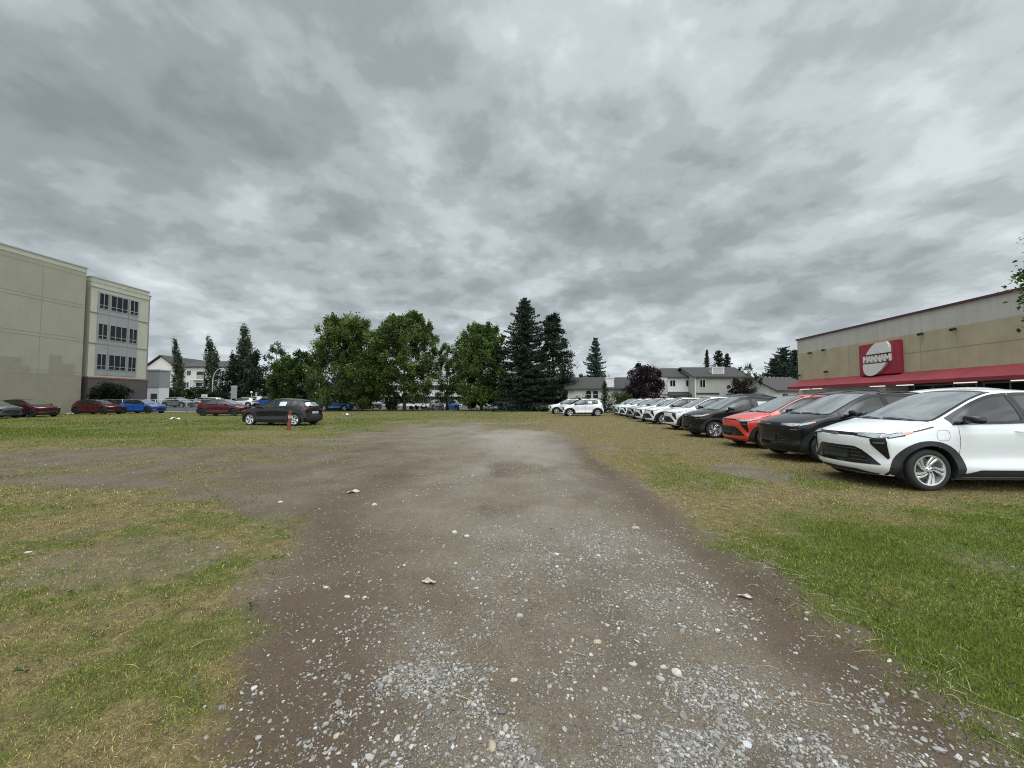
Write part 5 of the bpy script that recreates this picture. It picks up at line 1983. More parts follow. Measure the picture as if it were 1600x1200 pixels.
# ------------------------------------------------------------------ sky and light
def build_world():
    w = bpy.data.worlds.new('World')
    scene.world = w
    w.use_nodes = True
    nt = w.node_tree
    bg = nt.nodes['Background']
    sky = N(nt, 'ShaderNodeTexSky', sky_type='NISHITA')
    sky.sun_disc = False
    sky.sun_elevation = R(SUN_EL)
    sky.sun_rotation = R(SUN_AZ)
    sky.air_density, sky.dust_density = 1.0, 2.0
    tc = N(nt, 'ShaderNodeTexCoord')
    sp = N(nt, 'ShaderNodeSeparateXYZ')
    L(nt, tc.outputs['Generated'], sp.inputs[0])
    z = mathn(nt, 'MAXIMUM', sp.outputs[2], 0.0)
    inv = mathn(nt, 'DIVIDE', 1.0, mathn(nt, 'ADD', z, .40))
    cb = N(nt, 'ShaderNodeCombineXYZ')
    L(nt, mathn(nt, 'MULTIPLY', sp.outputs[0], inv), cb.inputs[0])
    L(nt, mathn(nt, 'MULTIPLY', sp.outputs[1], inv), cb.inputs[1])
    L(nt, mathn(nt, 'MULTIPLY', mathn(nt, 'MULTIPLY', z, 1.8), inv), cb.inputs[2])
    off = N(nt, 'ShaderNodeVectorMath', operation='ADD')
    off.inputs[1].default_value = SKY_OFF
    L(nt, cb.outputs[0], off.inputs[0])
    big = noise(nt, off.outputs[0], 1.5, 4, .5, .0)
    mid = noise(nt, off.outputs[0], 4.4, 10, .53, .12)
    fin = noise(nt, off.outputs[0], 13.0, 8, .58, .1)
    den = mathn(nt, 'ADD', mathn(nt, 'MULTIPLY', big.outputs[0], .55), mathn(nt, 'ADD', mathn(nt, 'MULTIPLY', mid.outputs[0], .75), mathn(nt, 'MULTIPLY', fin.outputs[0], .15)))
    den = mathn(nt, 'DIVIDE', den, 1.46)
    # thin, bright cloud where the density is low; slaty bellies where it is high
    K = 9.9
    col = ramp(nt, den, [(.37, (.655 * K, .708 * K, .738 * K)), (.44, (.515 * K, .563 * K, .59 * K)), (.505, (.398 * K, .44 * K, .463 * K)), (.57, (.305 * K, .343 * K, .362 * K)), (.66, (.240 * K, .273 * K, .289 * K))], 'EASE')
    # brighter along the horizon; unseen zenith boosted to lift light on ground and cars
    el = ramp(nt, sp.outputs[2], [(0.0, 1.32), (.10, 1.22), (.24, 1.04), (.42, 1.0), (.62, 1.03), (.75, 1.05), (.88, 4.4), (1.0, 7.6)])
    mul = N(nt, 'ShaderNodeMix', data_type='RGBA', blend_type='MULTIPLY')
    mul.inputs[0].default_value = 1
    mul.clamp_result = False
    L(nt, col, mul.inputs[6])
    # sky behind the viewer, out of view, brightened as added light for the scene
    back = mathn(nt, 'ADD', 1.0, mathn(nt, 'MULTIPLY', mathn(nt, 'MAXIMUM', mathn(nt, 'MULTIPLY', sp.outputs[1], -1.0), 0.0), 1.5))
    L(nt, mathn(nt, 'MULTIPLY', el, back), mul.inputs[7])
    fac = ramp(nt, den, [(.30, .90), (.42, .97)])
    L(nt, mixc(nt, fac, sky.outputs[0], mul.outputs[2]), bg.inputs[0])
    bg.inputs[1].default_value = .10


def build_sun():
    l = bpy.data.lights.new('sun', 'SUN')
    l.energy = 1.35
    l.angle = R(120)
    l.color = (1.0, .97, .93)
    o = bpy.data.objects.new('sun', l)
    COL.objects.link(o)
    d = Vector((math.sin(R(SUN_AZ)) * math.cos(R(SUN_EL)), math.cos(R(SUN_AZ)) * math.cos(R(SUN_EL)), math.sin(R(SUN_EL))))
    o.rotation_euler = (-d).to_track_quat('-Z', 'Y').to_euler()
    o.location = d * 60


def build_camera():
    cd = bpy.data.cameras.new('camera')
    cam = bpy.data.objects.new('camera', cd)
    COL.objects.link(cam)
    cam.location = (0, 0, CAM_H)
    cam.rotation_euler = (math.pi / 2 + PITCH, 0, 0)
    cd.sensor_width = 36
    cd.lens = 36 * FPX / 1600
    cd.clip_start, cd.clip_end = .05, 4000
    scene.camera = cam


# ------------------------------------------------------------------ scenery
def far_forest():
    g = np.random.default_rng(77)
    P, cid = [], []
    k = 0
    for a in np.linspace(-62, 62, 420):
        d = 300 + g.uniform(-20, 60)
        h = g.uniform(9, 20) * (1 + .25 * math.sin(a * .21))
        c = np.array([d * math.sin(R(a)), d * math.cos(R(a)), 0])
        n = 70
        t = g.uniform(0, 1, n)
        r = 3.4 * (1 - t * .75)
        an = g.uniform(0, 6.28, n)
        P.append(c + np.stack([r * np.cos(an), r * np.sin(an), h * t], 1))
        cid.append(np.full(n, k))
        k += 1
    P, cid = np.concatenate(P), np.concatenate(cid)
    o = leaves_mesh('forest', P, 3.4, leaf_cols(g, cid, (.050, .068, .062), .25, .2), M_LEAF, None, g)
    tag(o, 'distant dark line of forest along the horizon', 'forest', kind='stuff')


def build_trees():
    g1 = 'broadleaf trees along the back of the lot'
    def X(px, Y): return (px - 800) / 600 * Y
    dk = (.078, .112, .034)
    leafy_tree('broadleaf_tree', (X(545, 56), 56, 0), 14.0, 11.6, .2, 'broad dense green tree, leftmost of the tall row behind the lot', 101, dk, 60000, .29, 290, spikes=80, group=g1, r_cl=.95)
    leafy_tree('broadleaf_tree', (X(632, 57), 57, 0), 15.0, 10.2, 1.3, 'tallest green broadleaf tree with forked trunk and gaps in its crown', 102, dk, 52000, .29, 260, spikes=80, group=g1, bark=M_BARK, r_cl=.85)
    leafy_tree('broadleaf_tree', (X(698, 61), 61, 0), 10.4, 5.2, 1.0, 'small thin green tree between the two tall broadleaf trees', 103, dk, 9500, .24, 70, spikes=26, group=g1, r_cl=.6)
    leafy_tree('broadleaf_tree', (X(752, 57), 57, 0), 12.8, 9.0, .5, 'rounded green tree just left of the tall dark fir', 104, (.072, .112, .032), 48000, .29, 250, spikes=70, group=g1, r_cl=.85)
    conifer('fir_tree', (X(820, 55), 55, 0), 16.3, 12.0, .3, 'tallest dark fir with pointed top beside the rounded green tree', 105, (.030, .047, .033), 1.35, .18, 'dark conifers', .32, .70, .34, .38)
    leafy_tree('pine_tree', (X(864, 56.5), 56.5, 0), 14.6, 9.0, 1.2, 'dark pine with ragged right side next to the tallest fir', 106, (.024, .036, .024), 30000, .24, 170, r_cl=.95, shape='cone',
               cat='conifer', group='dark conifers', spikes=40, hue=.08, squash=.42, var=.3, trunk_r=.26, nlimb=26)
    conifer('fir_tree', (X(931, 85), 85, 0), 15.4, 8.2, 1.0, 'grey green fir standing alone behind the bungalow roof', 107, (.052, .080, .064), 1.0, .10, 'distant conifers', .42, .72, .35, .55)
    leafy_tree('purple_tree', (X(1006, 50), 50, 0), 6.4, 5.0, .6, 'dark purple leaved tree left of the terraced houses', 108, (.034, .023, .029), 13000, .24, 100, spikes=24, r_cl=.62, hue=.2, alt=(.05, .03, .04), cat='tree', group='purple leaved trees')
    leafy_tree('purple_tree', (X(1157, 50), 50, 0), 4.4, 3.3, .6, 'small reddish purple tree in front of the greige terraced house', 109, (.034, .019, .021), 4200, .20, 50, spikes=12, r_cl=.42, hue=.2, alt=(.06, .03, .035), group='purple leaved trees')
    leafy_tree('broadleaf_tree', (X(1168, 55), 55, 0), 6.7, 3.4, 1.5, 'thin grey green tree behind the small purple tree', 110, (.05, .066, .036), 1500, .24, 24, spikes=6, r_cl=.55)
    conifer('fir_tree', (X(1106, 98), 98, 0), 14.3, 3.4, 3, 'thin spire shaped conifer above the terraced house roof', 111, (.03, .047, .036), .9, .1, 'distant conifers', .4, .9, .3, .55)
    conifer('pine_tree', (X(1124, 98), 98, 0), 14.2, 5.0, 3, 'taller of two rounded pines above the terrace roof', 112, (.03, .047, .036), .8, .0, 'distant conifers', .5, .5, .3, .6)
    conifer('pine_tree', (X(1137, 97), 97, 0), 13.2, 4.2, 3, 'shorter of two rounded pines above the terrace roof', 113, (.03, .047, .036), .8, .0, 'distant conifers', .5, .5, .3, .6)
    for i, (px, hh, ww, lb) in enumerate(((1211, 9.8, 6.4, 'lower dark conifer left of the group behind the gabled house'), (1226, 12.2, 8.0, 'tallest dark conifer behind the gabled house'), (1243, 12.0, 7.0, 'dark conifer touching the store corner behind the gabled house'))):
        conifer('fir_tree', (X(px, 76 + i * 2), 76 + i * 2, 0), hh, ww, 1, lb, 114 + i, (.030, .047, .033), 1.0, .1, 'dark conifers', .36, .45, .4, .5)
    conifer('young_fir', (X(945, 46.5), 46.5, 0), 3.7, 1.7, .15, 'small young fir in front of the bungalow chimney', 120, (.028, .045, .030), 1.3, .12, None, .16, .8, .3, .24)
    bush('bush', (X(970, 47.5), 47.5, 0), (3.6, 1.8, 2.5), 'light green shrubs beside the young fir', 121, (.055, .075, .026), 2600, .18, 40)
    bush('bush', (X(905, 49), 49, 0), (3.0, 1.6, 2.2), 'low green bush at the left end of the bungalow', 122, (.035, .055, .022), 1600, .2, 30)
    # left side
    leafy_tree('poplar_tree', (X(280, 95), 95, .3), 16.2, 2.9, 1, 'slender poplar in front of the white apartment gable', 130, (.066, .096, .056), 6500, .34, 90, r_cl=.52, shape='column', lean=(-.12, 0), group='poplars by the apartment house', squash=1.9, nlimb=8, cat='poplar')
    leafy_tree('poplar_tree', (X(333, 90), 90, .3), 16.8, 3.4, 1, 'taller ragged poplar right of the curved street lamp', 131, (.058, .086, .048), 8000, .34, 100, r_cl=.52, shape='column', lean=(-.10, 0), group='poplars by the apartment house', squash=2.0, nlimb=8, cat='poplar')
    leafy_tree('cypress_tree', (X(383, 82), 82, .3), 17.4, 4.4, 1, 'tall grey green poplar rising out of the dark cypress clump', 132, (.058, .082, .052), 9000, .38, 100, r_cl=.6, shape='column', lean=(-.03, 0), squash=2.1, nlimb=8, cat='poplar')
    leafy_tree('cypress_tree', (X(365, 80), 80, .3), 11.3, 7.0, .3, 'dark bushy cypress on the left of the clump', 133, (.026, .040, .031), 7000, .4, 50, shape='cone', squash=1.5, group='dark cypress clump', hue=.1, cat='cypress')
    leafy_tree('cypress_tree', (X(397, 79), 79, .3), 11.6, 6.0, .3, 'dark bushy cypress on the right of the clump', 134, (.030, .048, .034), 6500, .4, 50, shape='cone', squash=1.5, group='dark cypress clump', hue=.1, cat='cypress')
    leafy_tree('broadleaf_tree', (X(430, 84), 84, .3), 14.4, 6.0, 2.5, 'airy tall tree with open crown behind the bright green trees', 135, (.062, .090, .048), 2800, .42, 34, spikes=9, r_cl=.95)
    leafy_tree('broadleaf_tree', (X(448, 70), 70, .3), 9.6, 6.2, .5, 'bright green bushy tree behind the black car, left one', 136, (.052, .088, .022), 13000, .34, 110, spikes=24, r_cl=.8, group='bright green trees behind the black car')
    leafy_tree('broadleaf_tree', (X(474, 68), 68, .3), 10.0, 6.0, .5, 'bright green bushy tree behind the black car, right one', 137, (.044, .078, .022), 13000, .34, 110, spikes=24, r_cl=.8, group='bright green trees behind the black car')
    leafy_tree('cypress_tree', (X(474, 62), 62, .3), 4.2, 1.5, .2, 'small dark column cypress in front of the bright green trees', 138, (.012, .022, .014), 1500, .22, 24, shape='column', squash=1.5, cat='cypress', spikes=0)
    bush('hedge', (X(292, 84), 84, .35), (16, 3, 4.2), 'tall dark green hedge below the white apartment house', 140, (.026, .042, .018), 7000, .4, 90, cat='hedge')
    bush('hedge', (X(355, 79), 77, .35), (9, 2.5, 3.2), 'dark shrubbery behind the signs and street lamp', 141, (.022, .036, .016), 3500, .34, 60, cat='hedge')
    bush('hedge', (X(432, 74), 73, .35), (11, 2, 2.3), 'clipped green hedge behind the pickup trucks', 142, (.040, .065, .020), 3600, .3, 60, cat='hedge')
    bush('hedge', (-48.9, 46.75, 0), (4.4, 1.6, 3.7), 'dark green shrub against the brick base of the office wing', 143, (.013, .024, .012), 8000, .2, 80, rz=R(85), cat='hedge')
    bush('bush', (X(520, 60), 60, 0), (6, 2.5, 3.2), 'dark undergrowth behind the light blue car', 144, (.026, .045, .016), 3200, .3, 44)
    bush('bush', (X(612, 58.5), 58.5, 0), (2.4, 1.6, 1.7), 'low leafy clump at the foot of the tallest broadleaf tree', 145, (.040, .056, .020), 900, .26, 18)
    bush('bush', (X(655, 60), 60, 0), (3.2, 1.2, .8), 'low scrub in front of the commercial building', 146, (.035, .05, .018), 700, .2, 18)
    bush('bush', (X(760, 58.5), 58.5, 0), (5.5, 2.0, 2.2), 'undergrowth left of the tallest fir', 147, (.024, .040, .015), 2200, .3, 36)
    bush('bush', (X(840, 56.5), 56.5, 0), (9.0, 2.4, 2.0), 'dark scrub under the fir and the pine', 148, (.014, .022, .012), 3000, .3, 44)
    bush('bush', (X(1195, 51), 50.5, 0), (5.0, 1.6, 1.5), 'low shrub line in front of the gabled house', 149, (.03, .045, .02), 1500, .2, 30)
    # tree at the right edge of the picture
    leafy_tree('broadleaf_tree', (17.15, 10.0, 0), 7.9, 4.6, 3.3, 'fresh green tree reaching in at the right edge beside the store', 150, (.050, .095, .020), 30000, .13, 200, r_cl=.45, spikes=14)


def build_street_things():
    # chain link fence
    root = empty('chain_link_fence', (0, 0, 0))
    tag(root, 'grey chain link fence behind the dark red and blue cars', 'fence')
    A, B = Vector((-49.6, 44.9, 0)), Vector((-38.4, 50.0, 0))
    n = 4
    H = 1.62
    for k in range(n + 1):
        p = A.lerp(B, k / n)
        m = MB().tube([(p.x, p.y, -.1), (p.x, p.y, H)], .035, 8)
        m.sphere((p.x, p.y, H), .045, 8, 5)
        m.build('fence_post', M_STEEL, root, smooth=True)
    for zz in (H - .03, .08):
        MB().tube([A + Vector((0, 0, zz)), B + Vector((0, 0, zz))], .022, 8).build('fence_rail', M_STEEL, root, smooth=True)
    w = MB()
    u = (B - A)
    Lh = u.length
    u.normalize()
    s = .13
    for k in range(int(-H / s), int(Lh / s)):
        for sg in (1, -1):
            a0, a1 = k * s, k * s + H
            z0, z1 = (.08, H) if sg > 0 else (H, .08)
            t0, t1 = max(0, a0), min(Lh, a1)
            if t1 <= t0: continue
            f0, f1 = (t0 - a0) / (a1 - a0), (t1 - a0) / (a1 - a0)
            p, q = A + u * t0 + Vector((0, 0, z0 + (z1 - z0) * f0)), A + u * t1 + Vector((0, 0, z0 + (z1 - z0) * f1))
            w.tube([p, q], .004, 3, cap=False)
    w.build('wire_mesh', M_WIRE, root)
    # curved street lamp
    p = at(331, 640, 80)
    root = empty('street_lamp', (p.x, 80, .3))
    tag(root, 'pale street lamp with its arm curving to the right', 'street lamp')
    pts = [(0, 0, -.3), (0, 0, 5.2)] + [(1.9 * (1 - math.cos(a)) * .95, 0, 5.2 + 2.7 * math.sin(a)) for a in np.linspace(.12, 1.5, 9)]
    MB().tube(pts, [.14, .11] + [.09 - .004 * i for i in range(9)], 10).build('pole', M_POLE, root, smooth=True)
    MB().sphere((2.15, 0, 7.86), (.45, .16, .11), 12, 8).build('lamp_head', M_POLE, root, smooth=True)
    MB().tube([(0, 0, -.25), (0, 0, .15)], .25, 12).build('base', M_STEEL, root)
    # white and red notice
    p = at(319.5, 616, 70)
    root = empty('notice_sign', (p.x, 70, .35))
    tag(root, 'small white notice board with a red strip in the car park', 'sign')
    MB().bx(-.53, .53, -.03, .03, 1.35, 2.25).build('board', M_FRAMEWHITE, root)
    MB().bx(-.50, .50, -.036, 0, 1.38, 1.58).build('red_strip', M_SIGNRED, root)
    b = MB()
    b.bx(-.12, .22, -.036, 0, 1.85, 1.92); b.bx(.1, .2, -.037, 0, 1.70, 1.99); b.bx(-.3, -.18, -.036, 0, 1.7, 2.05)
    b.build('dark_mark', M_TRIMDK, root)
    for x in (-.4, .4): MB().tube([(x, .06, -.3), (x, .06, 2.2)], .04, 8).build('post', M_STEEL, root)
    p = at(365.5, 616, 75)
    root = empty('information_board', (p.x, 75, .35))
    tag(root, 'tall grey sign panel on two legs in front of the cypress clump', 'sign')
    MB().bx(-.58, .58, -.06, .06, 1.5, 3.9).build('panel', M_GREYPANEL, root, bevel=.02)
    MB().bx(-.64, .64, -.08, .08, 3.9, 4.0).build('cap', M_FRAMEWHITE, root)
    for x in (-.5, .5): MB().bx(x - .07, x + .07, -.05, .05, -.3, 1.5).build('leg', M_FRAMEWHITE, root)
    p = at(371, 624, 74)
    root = empty('utility_cabinet', (p.x, 74, .35))
    tag(root, 'small white utility cabinet at the foot of the grey sign panel', 'cabinet')
    MB().bx(-.45, .45, -.3, .3, 0, 1.25).build('case', M_FRAMEWHITE, root, bevel=.03)
    d = MB().bx(-.4, .4, -.33, -.28, .1, 1.15).build('door', M_WHITEPLASTIC, root)
    MB().bx(.25, .29, -.36, -.3, .55, .7).build('handle', M_STEEL, d)
    # small globe lamp by the pickups
    p = at(393, 612, 72)
    root = empty('garden_lamp', (p.x, 72, .35))
    tag(root, 'short post lamp with a white cap near the pickup trucks', 'lamp')
    MB().tube([(0, 0, -.3), (0, 0, 2.55)], .05, 8).build('post', M_STEEL, root)
    MB().sphere((0, 0, 2.68), (.22, .22, .16), 12, 8).build('lamp_cap', M_WHITEPLASTIC, root, smooth=True)
    # pale pole with small plates near the light blue car
    p = at(498, 640, 57)
    root = empty('sign_pole', (p.x, 57, 0))
    tag(root, 'pale pole with small plates left of the light blue car', 'pole')
    MB().tube([(0, 0, -.3), (.05, 0, 4.2)], [.08, .06], 8).build('pole', M_POLE, root, smooth=True)
    MB().bx(.32, .62, -.02, .02, 1.2, 1.75).build('plate', M_FRAMEWHITE, root)
    MB().bx(-.55, -.15, -.02, .02, 2.5, 2.75).build('plate', M_FRAMEWHITE, root)
    MB().bx(-.6, .62, -.03, -.01 + .02, 1.78, 1.83).build('bracket', M_STEEL, root)
    p = at(701, 640, 62)
    root = empty('lamp_post', (p.x, 62, 0))
    tag(root, 'leaning pale lamp post behind the silver and blue cars', 'lamp post')
    MB().tube([(-.1, 0, -.2), (.15, 0, 5.4)], [.16, .09], 10).build('pole', M_POLE, root, smooth=True)
    MB().box((.35, 0, 5.45), (.8, .3, .14)).build('lamp_head', M_STEEL, root, bevel=.03)
    # orange delineator post in the grass
    p = at(451, 672, 19.0)
    root = empty('marker_post', (p.x, 19.0, float(gz(p.x, 19.0))))
    root.rotation_euler = (R(3), R(5), R(12))
    tag(root, 'weathered orange plastic marker post leaning beside the black car', 'marker post')
    m = MB()
    w, t = .066, .03
    prof = [(-w, -.1), (w, -.1), (w * .92, .90), (w * .55, 1.0), (-w * .55, 1.0), (-w * .92, .90)]
    m.prism(prof, -t / 2, t / 2, 'xz')
    m.tube([(-w, 0, -.1), (-w * .92, 0, .9)], .022, 8)
    m.tube([(w, 0, -.1), (w * .92, 0, .9)], .022, 8)
    m.build('post', M_ORANGE, root, bevel=.008)
    MB().bx(-.076, .076, -.026, .026, .60, .74).build('reflective_band', M_BANDWHITE, root)
    MB().bx(-.012, .055, -.0285, .0285, .80, .87).build('dark_mark', M_TRIMDK, root)


def scrap(loc, dims, seed, label, name='litter', mat=None, rz=0.0, cat='litter'):
    """crumpled thin sheet with folds and thickness"""
    g = np.random.default_rng(seed)
    nx, ny = 12, 8
    m = MB()
    vs = []
    for j in range(ny):
        for i in range(nx):
            u, v = i / (nx - 1) - .5, j / (ny - 1) - .5
            k = 1 - .25 * abs(math.sin(5 * u + seed)) * abs(v) * 2
            vs.append((u * dims[0] * k + g.normal(0, .02) * dims[0], v * dims[1] * (1 - .5 * abs(u)) + g.normal(0, .03) * dims[1],
                       dims[2] * (.5 + .5 * math.sin(7 * u + 4 * v + seed)) * (1 - abs(2 * u) ** 3) + abs(g.normal(0, .12)) * dims[2]))
    fs = [(j * nx + i, j * nx + i + 1, (j + 1) * nx + i + 1, (j + 1) * nx + i) for j in range(ny - 1) for i in range(nx - 1)]
    m.add(vs, fs)
    o = m.build(name, mat or M_WHITEPLASTIC, None, smooth=False)
    sm = o.modifiers.new('thick', 'SOLIDIFY')
    sm.thickness = .006
    o.location = (loc[0], loc[1], float(gz(loc[0], loc[1])) + .012)
    o.rotation_euler = (0, 0, rz)
    return tag(o, label, cat)


def build_litter():
    M_WOOD = basic('weathered_wood', (.42, .37, .29), .85, var=.2, scale=14)
    M_S = [basic('pale_stone', (.42, .39, .34), .85, var=.2, scale=30, bump=.3, bscale=90), basic('grey_stone', (.27, .265, .255), .85, var=.25, scale=30, bump=.3, bscale=90),
           basic('tan_stone', (.38, .31, .22), .85, var=.2, scale=30, bump=.3, bscale=90)]
    def gp(px, py):
        y = 600 * CAM_H / (py - 626.0)
        return ((px - 800) / 600 * y, y)
    scrap(gp(275, 655), (.85, .30, .16), 3, 'white plastic bag lying in the grass in front of the blue car', 'plastic_bag')
    scrap(gp(541, 648), (.6, .35, .13), 5, 'small white plastic scrap in the grass right of the black car', 'plastic_scrap')
    scrap(gp(112, 647), (1.0, .35, .10), 8, 'white sheet on the grass between the two dark red cars', 'plastic_sheet')
    scrap(gp(555, 768), (.21, .085, .03), 11, 'flat pale piece of board on the brown dirt', 'board_scrap', M_WOOD, R(25))
    scrap(gp(672, 904), (.115, .045, .02), 13, 'broken pale husk on the dirt near the middle', 'husk', M_WOOD, R(-10))
    scrap(gp(1155, 920), (.10, .03, .012), 17, 'thin pale strip lying near the right edge of the track', 'strip', M_WOOD, R(-25))
    big = [(1050, 1037, 19, 0, 'largest whitish stone on the gravel right of centre'), (1030, 1029, 15, 0, 'flat white stone touching the left of the largest whitish stone'),
           (1025, 1047, 13, 1, 'grey stone just below the largest whitish stone'), (812, 957, 14, 1, 'smooth brownish grey cobble alone at the middle of the track'),
           (803, 1053, 12, 0, 'rounded pale stone left of the gravel heap, centre'), (770, 1147, 17, 2, 'angular tan rock with a flat face at the bottom of the track'),
           (745, 914, 11, 2, 'tan rounded stone at the centre left of the track'), (515, 915, 10, 0, 'long pale stone on the left half of the dirt'),
           (982, 1027, 11, 0, 'small white stone left of the flat white stone'), (892, 994, 13, 2, 'long tan stone on the right of the brown cobble'), (930, 993, 12, 2, 'flat tan stone right of the long tan stone'),
           (536, 1129, 13, 2, 'tan cobble at the lower left gravel'), (627, 1128, 13, 0, 'pale cobble at the top of the lower gravel heap'), (712, 827, 11, 0, 'pale flat stone on the track, upper left of centre'),
           (730, 832, 10, 0, 'smaller pale flat stone beside the other flat stone'), (868, 864, 11, 0, 'white stone on the brown dirt, centre right'), (991, 822, 12, 2, 'flat tan stone half buried in the right wheel track'),
           (1372, 1019, 9, 0, 'white oval pebble on the dark strip by the right grass'), (588, 787, 9, 0, 'pale stone right of the piece of board'), (443, 782, 9, 0, 'white stone far left on the brown dirt'),
           (549, 929, 9, 0, 'small pale stone below the long pale stone'), (575, 928, 8, 0, 'small white stone right of its pale neighbour'), (920, 1012, 9, 0, 'thin whitish stone left of the gravel bank'),
           (622, 1150, 12, 1, 'grey stone in the lower gravel heap'), (1170, 985, 8, 0, 'small white disc shaped pebble on the dirt at right'), (58, 857, 10, 0, 'pale stone in the bare spot of the left grass'),
           (740, 900, 10, 1, 'grey flat stone above the tan rounded stone')]
    for i, (px, py, w, mi, lb) in enumerate(big):
        x, y = gp(px, py)
        stone((x, y), w / 600 * y * .5 * .78, 300 + i, M_S[mi], lb)


# ------------------------------------------------------------------ cars
def build_cars():
    small, S1 = build_car(CROSS, 1.0, 1.03)
    small['label'] = 'tmp'
    longc, S2 = build_car(CROSS, 1.12, 1.0)
    tall, S3 = build_car(CROSS, 1.10, 1.15)
    pick, S4 = build_car(PICKUP, 1.28, 1.12, rails=False)
    src = {'small': small, 'long': longc, 'tall': tall, 'pick': pick}
    used = set()
    half = {'small': 2.15, 'long': 2.40, 'tall': 2.36, 'pick': 2.7}

    def strip_children(root, names):
        for o in list(walk(root)):
            if o.type == 'MESH' and o.name.split('.')[0] in names:
                for c in list(o.children): bpy.data.objects.remove(c)
                bpy.data.objects.remove(o)

    def put(kind, x, y, rz, paint, label, group, rim=None, rails=True, z=None, sheet=False, cat='car', pale=False, name=None):
        if kind in used:
            r = copy_tree(src[kind])
        else:
            r = src[kind]
            used.add(kind)
        zz = float(gz(x, y)) if z is None else z
        r.location = (x, y, zz)
        r.rotation_euler = (0, 0, rz)
        if name: r.name = name
        if kind == 'small' and paint in ('white', 'red') and len(screens) < 3: screens.append(r)
        jobs.append((r, kind, paint, rim, rails, sheet, pale))
        return tag(r, label, cat, group)
    jobs, screens = [], []
    row = [(5.85, 6.20, 'white', 'nearest white electric hatchback at the right edge, headlight and charge flap showing', 0),
           (6.45, 8.95, 'black', 'black car parked between the nearest white car and the red car', 0),
           (6.88, 11.6, 'red', 'bright red car between two black cars', 0),
           (7.12, 15.1, 'black', 'black car left of the red car with a price sheet in its rear door', 0),
           (7.85, 19.0, 'white', 'white car parked right behind the black car with the price sheet', 0),
           (8.40, 23.5, 'white', 'white car with a gap before it so its front wheel shows', 0),
           (8.78, 26.7, 'white', 'white car next beyond the one whose front wheel shows', 0),
           (9.22, 30.0, 'silver', 'silver car in the middle of the line of white cars', 0),
           (9.58, 33.2, 'white', 'white car just beyond the silver one in the line', 0),
           (9.90, 36.4, 'white', 'last but one white car of the long line', 0),
           (10.35, 39.8, 'grey', 'grey car at the far end of the long line', 0)]
    g1 = 'cars parked side by side in the long line'
    for i, (nx, y, p, lb, a) in enumerate(row):
        th = math.pi - R(2.5) + R((0.0, 1.2, -.9, 1.6, -.8, 1.1, -1.4, .7, .5, -1.2, .9)[i])
        cx = nx + .84 - (1.29 * math.cos(th) - .865 * math.sin(th))
        cy = y - (1.29 * math.sin(th) + .865 * math.cos(th))
        put('small', cx, cy, th, p, lb, g1, rails=(p in ('black', 'red')), sheet=(i in (3, 5)), pale=(i in (1, 2)))
    g2 = 'white cars parked side on at the far end'
    put('small', 5.45 + 1.29, 36.6 + .885, math.pi + R(4), 'white', 'white car seen side on at the far end with paper in its window', g2, rails=False, sheet=True)
    put('small', 4.75 + 1.29, 41.5 + .885, math.pi + R(3), 'white', 'white car half hidden behind the side on white car', g2, rails=False)
    g3 = 'cars in the second line before the store'
    for (x, y, k, p, lb) in ((12.95, 10.6, 'tall', 'white', 'tall white vehicle whose roof shows above the nearest white car'), (13.2, 14.2, 'tall', 'black', 'tall black vehicle in the second line behind the red car'),
                             (13.6, 17.6, 'long', 'white', 'white car in the second line before the store'), (13.6, 21.0, 'tall', 'black', 'tall dark vehicle with roof rails behind the black car with the price sheet'),
                             (14.4, 24.6, 'long', 'silver', 'silver car in the second line before the store')):
        put(k, x, y, R(-2), p, lb, g3, rails=(p == 'black'))
    g4 = 'new cars parked on the left grass'
    put('long', -14.1, 23.6, R(170), 'black', 'black car on the left grass showing its side and tail behind the orange post', g4, rails=False, sheet=True)
    put('long', -27.8, 37.3, R(-2), 'darkred', 'dark red car with black wheels facing right beyond the black car', g4, rim=M_DARKALLOY, rails=False)
    put('long', -42.9, 44.75, R(-3), 'blue', 'deep blue car facing right in front of the wire fence', g4, rim=M_DARKALLOY, rails=False)
    put('long', -44.7, 41.6, R(-3), 'darkred', 'dark red car parked just left of the deep blue car', g4, rim=M_DARKALLOY, rails=False)
    put('long', -43.5, 34.6, R(-3), 'darkred', 'dark red car in front of the blank stucco wall', g4, rim=M_DARKALLOY, rails=False)
    put('long', -43.5, 31.9, R(-3), 'gunmetal', 'dark grey car at the left edge of the picture', g4, rim=M_DARKALLOY, rails=False)
    g5 = 'cars in the car park beyond the fence'
    put('long', -52.0, 60, R(-8), 'grey', 'grey green car in the car park behind the deep blue car', g5, rails=False)
    put('long', -51.4, 65, R(-8), 'silver', 'silver car half hidden behind the grey green car', g5, rails=False)
    put('long', -49.5, 63, R(176), 'white', 'white car in the car park below the white and red notice', g5, rails=False)
    put('long', -46.8, 67, R(175), 'white', 'white car just left of the pickup trucks', g5, rails=False)
    put('pick', -48.0, 72, R(172), 'white', 'white pickup truck in front of the clipped hedge', 'pickup trucks', cat='pickup truck', name='pickup_truck')
    put('pick', -44.6, 70, R(176), 'blue', 'blue pickup truck in front of the clipped hedge', 'pickup trucks', cat='pickup truck', name='pickup_truck')
    put('long', -25.4, 56, R(-3), 'sky', 'light blue car side on under the leftmost tall tree', g5, rim=M_ALLOY, rails=False)
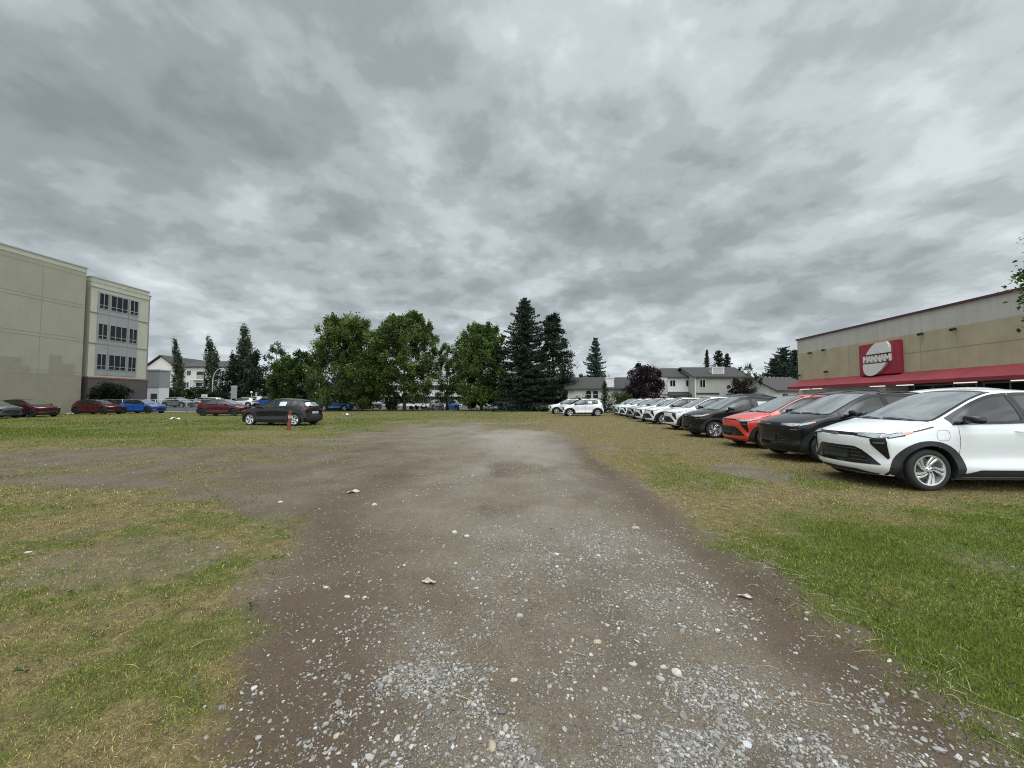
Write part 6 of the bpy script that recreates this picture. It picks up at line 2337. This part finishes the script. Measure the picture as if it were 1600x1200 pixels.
    put('tall', -24.2, 66, R(-35), 'silver', 'silver wagon in shade between the tall trees', g5, rails=False)
    put('long', -12.1, 61.5, R(-70), 'silver', 'silver car facing us beside the light blue car under the trees', g5, rails=False)
    put('long', -9.4, 61.5, R(-80), 'sky', 'light blue car facing us right of the silver car', g5, rails=False)
    for r, kind, paint, rim, rails, sheet, pale in jobs:
        recolour(r, PAINT[paint])
        if not rails: strip_children(r, {'roof_rail'})
        for o in walk(r):
            if o.type == 'MESH':
                b = o.name.split('.')[0]
                if rim and b == 'rim':
                    o.material_slots[0].link = 'OBJECT'
                    o.material_slots[0].material = rim
                if pale and b in ('seat', 'rear_bench'):
                    o.material_slots[0].link = 'OBJECT'
                    o.material_slots[0].material = M_SEATPALE
        if r in screens:
            S = S1
            m = MB()
            S.panel(m, [(.55, -.12), (.82, -.12), (.82, .34), (.55, .34)], 'T', -.02, .002, .1)
            m.build('dash_sheet', M_PAPER, r, fixn=False)
        if sheet:
            S = S1 if kind == 'small' else S2
            f = S.fn
            xa, xb = S.sx * -.46, S.sx * -.84
            zb = float(f['zB'](xa))
            sticker(r, S, 'L', xa, xb, zb + .10, zb + .32)


SUN_EL, SUN_AZ = 58.0, 150.0
SKY_OFF = (3.1, 1.7, 0.0)

build_ground()
build_grass()
build_gravel()
build_straw()
build_left_buildings()
build_far_left()
build_centre_building()
build_houses()
build_store()
far_forest()
build_trees()
build_street_things()
build_litter()
build_cars()
build_world()
build_sun()
build_camera()
scene.view_settings.view_transform = 'Standard'
scene.view_settings.look = 'None'
scene.view_settings.exposure = 0.15
scene.view_settings.gamma = 1.0
scene.render.engine = 'CYCLES'
scene.cycles.max_bounces = 8
scene.cycles.transparent_max_bounces = 12
scene.cycles.use_denoising = True
scene.cycles.denoiser = 'OPENIMAGEDENOISE'
scene.cycles.denoising_input_passes = 'RGB_ALBEDO_NORMAL'
scene.cycles.denoising_prefilter = 'NONE'
scene.cycles.use_adaptive_sampling = False
scene.cycles.filter_width = 1.05
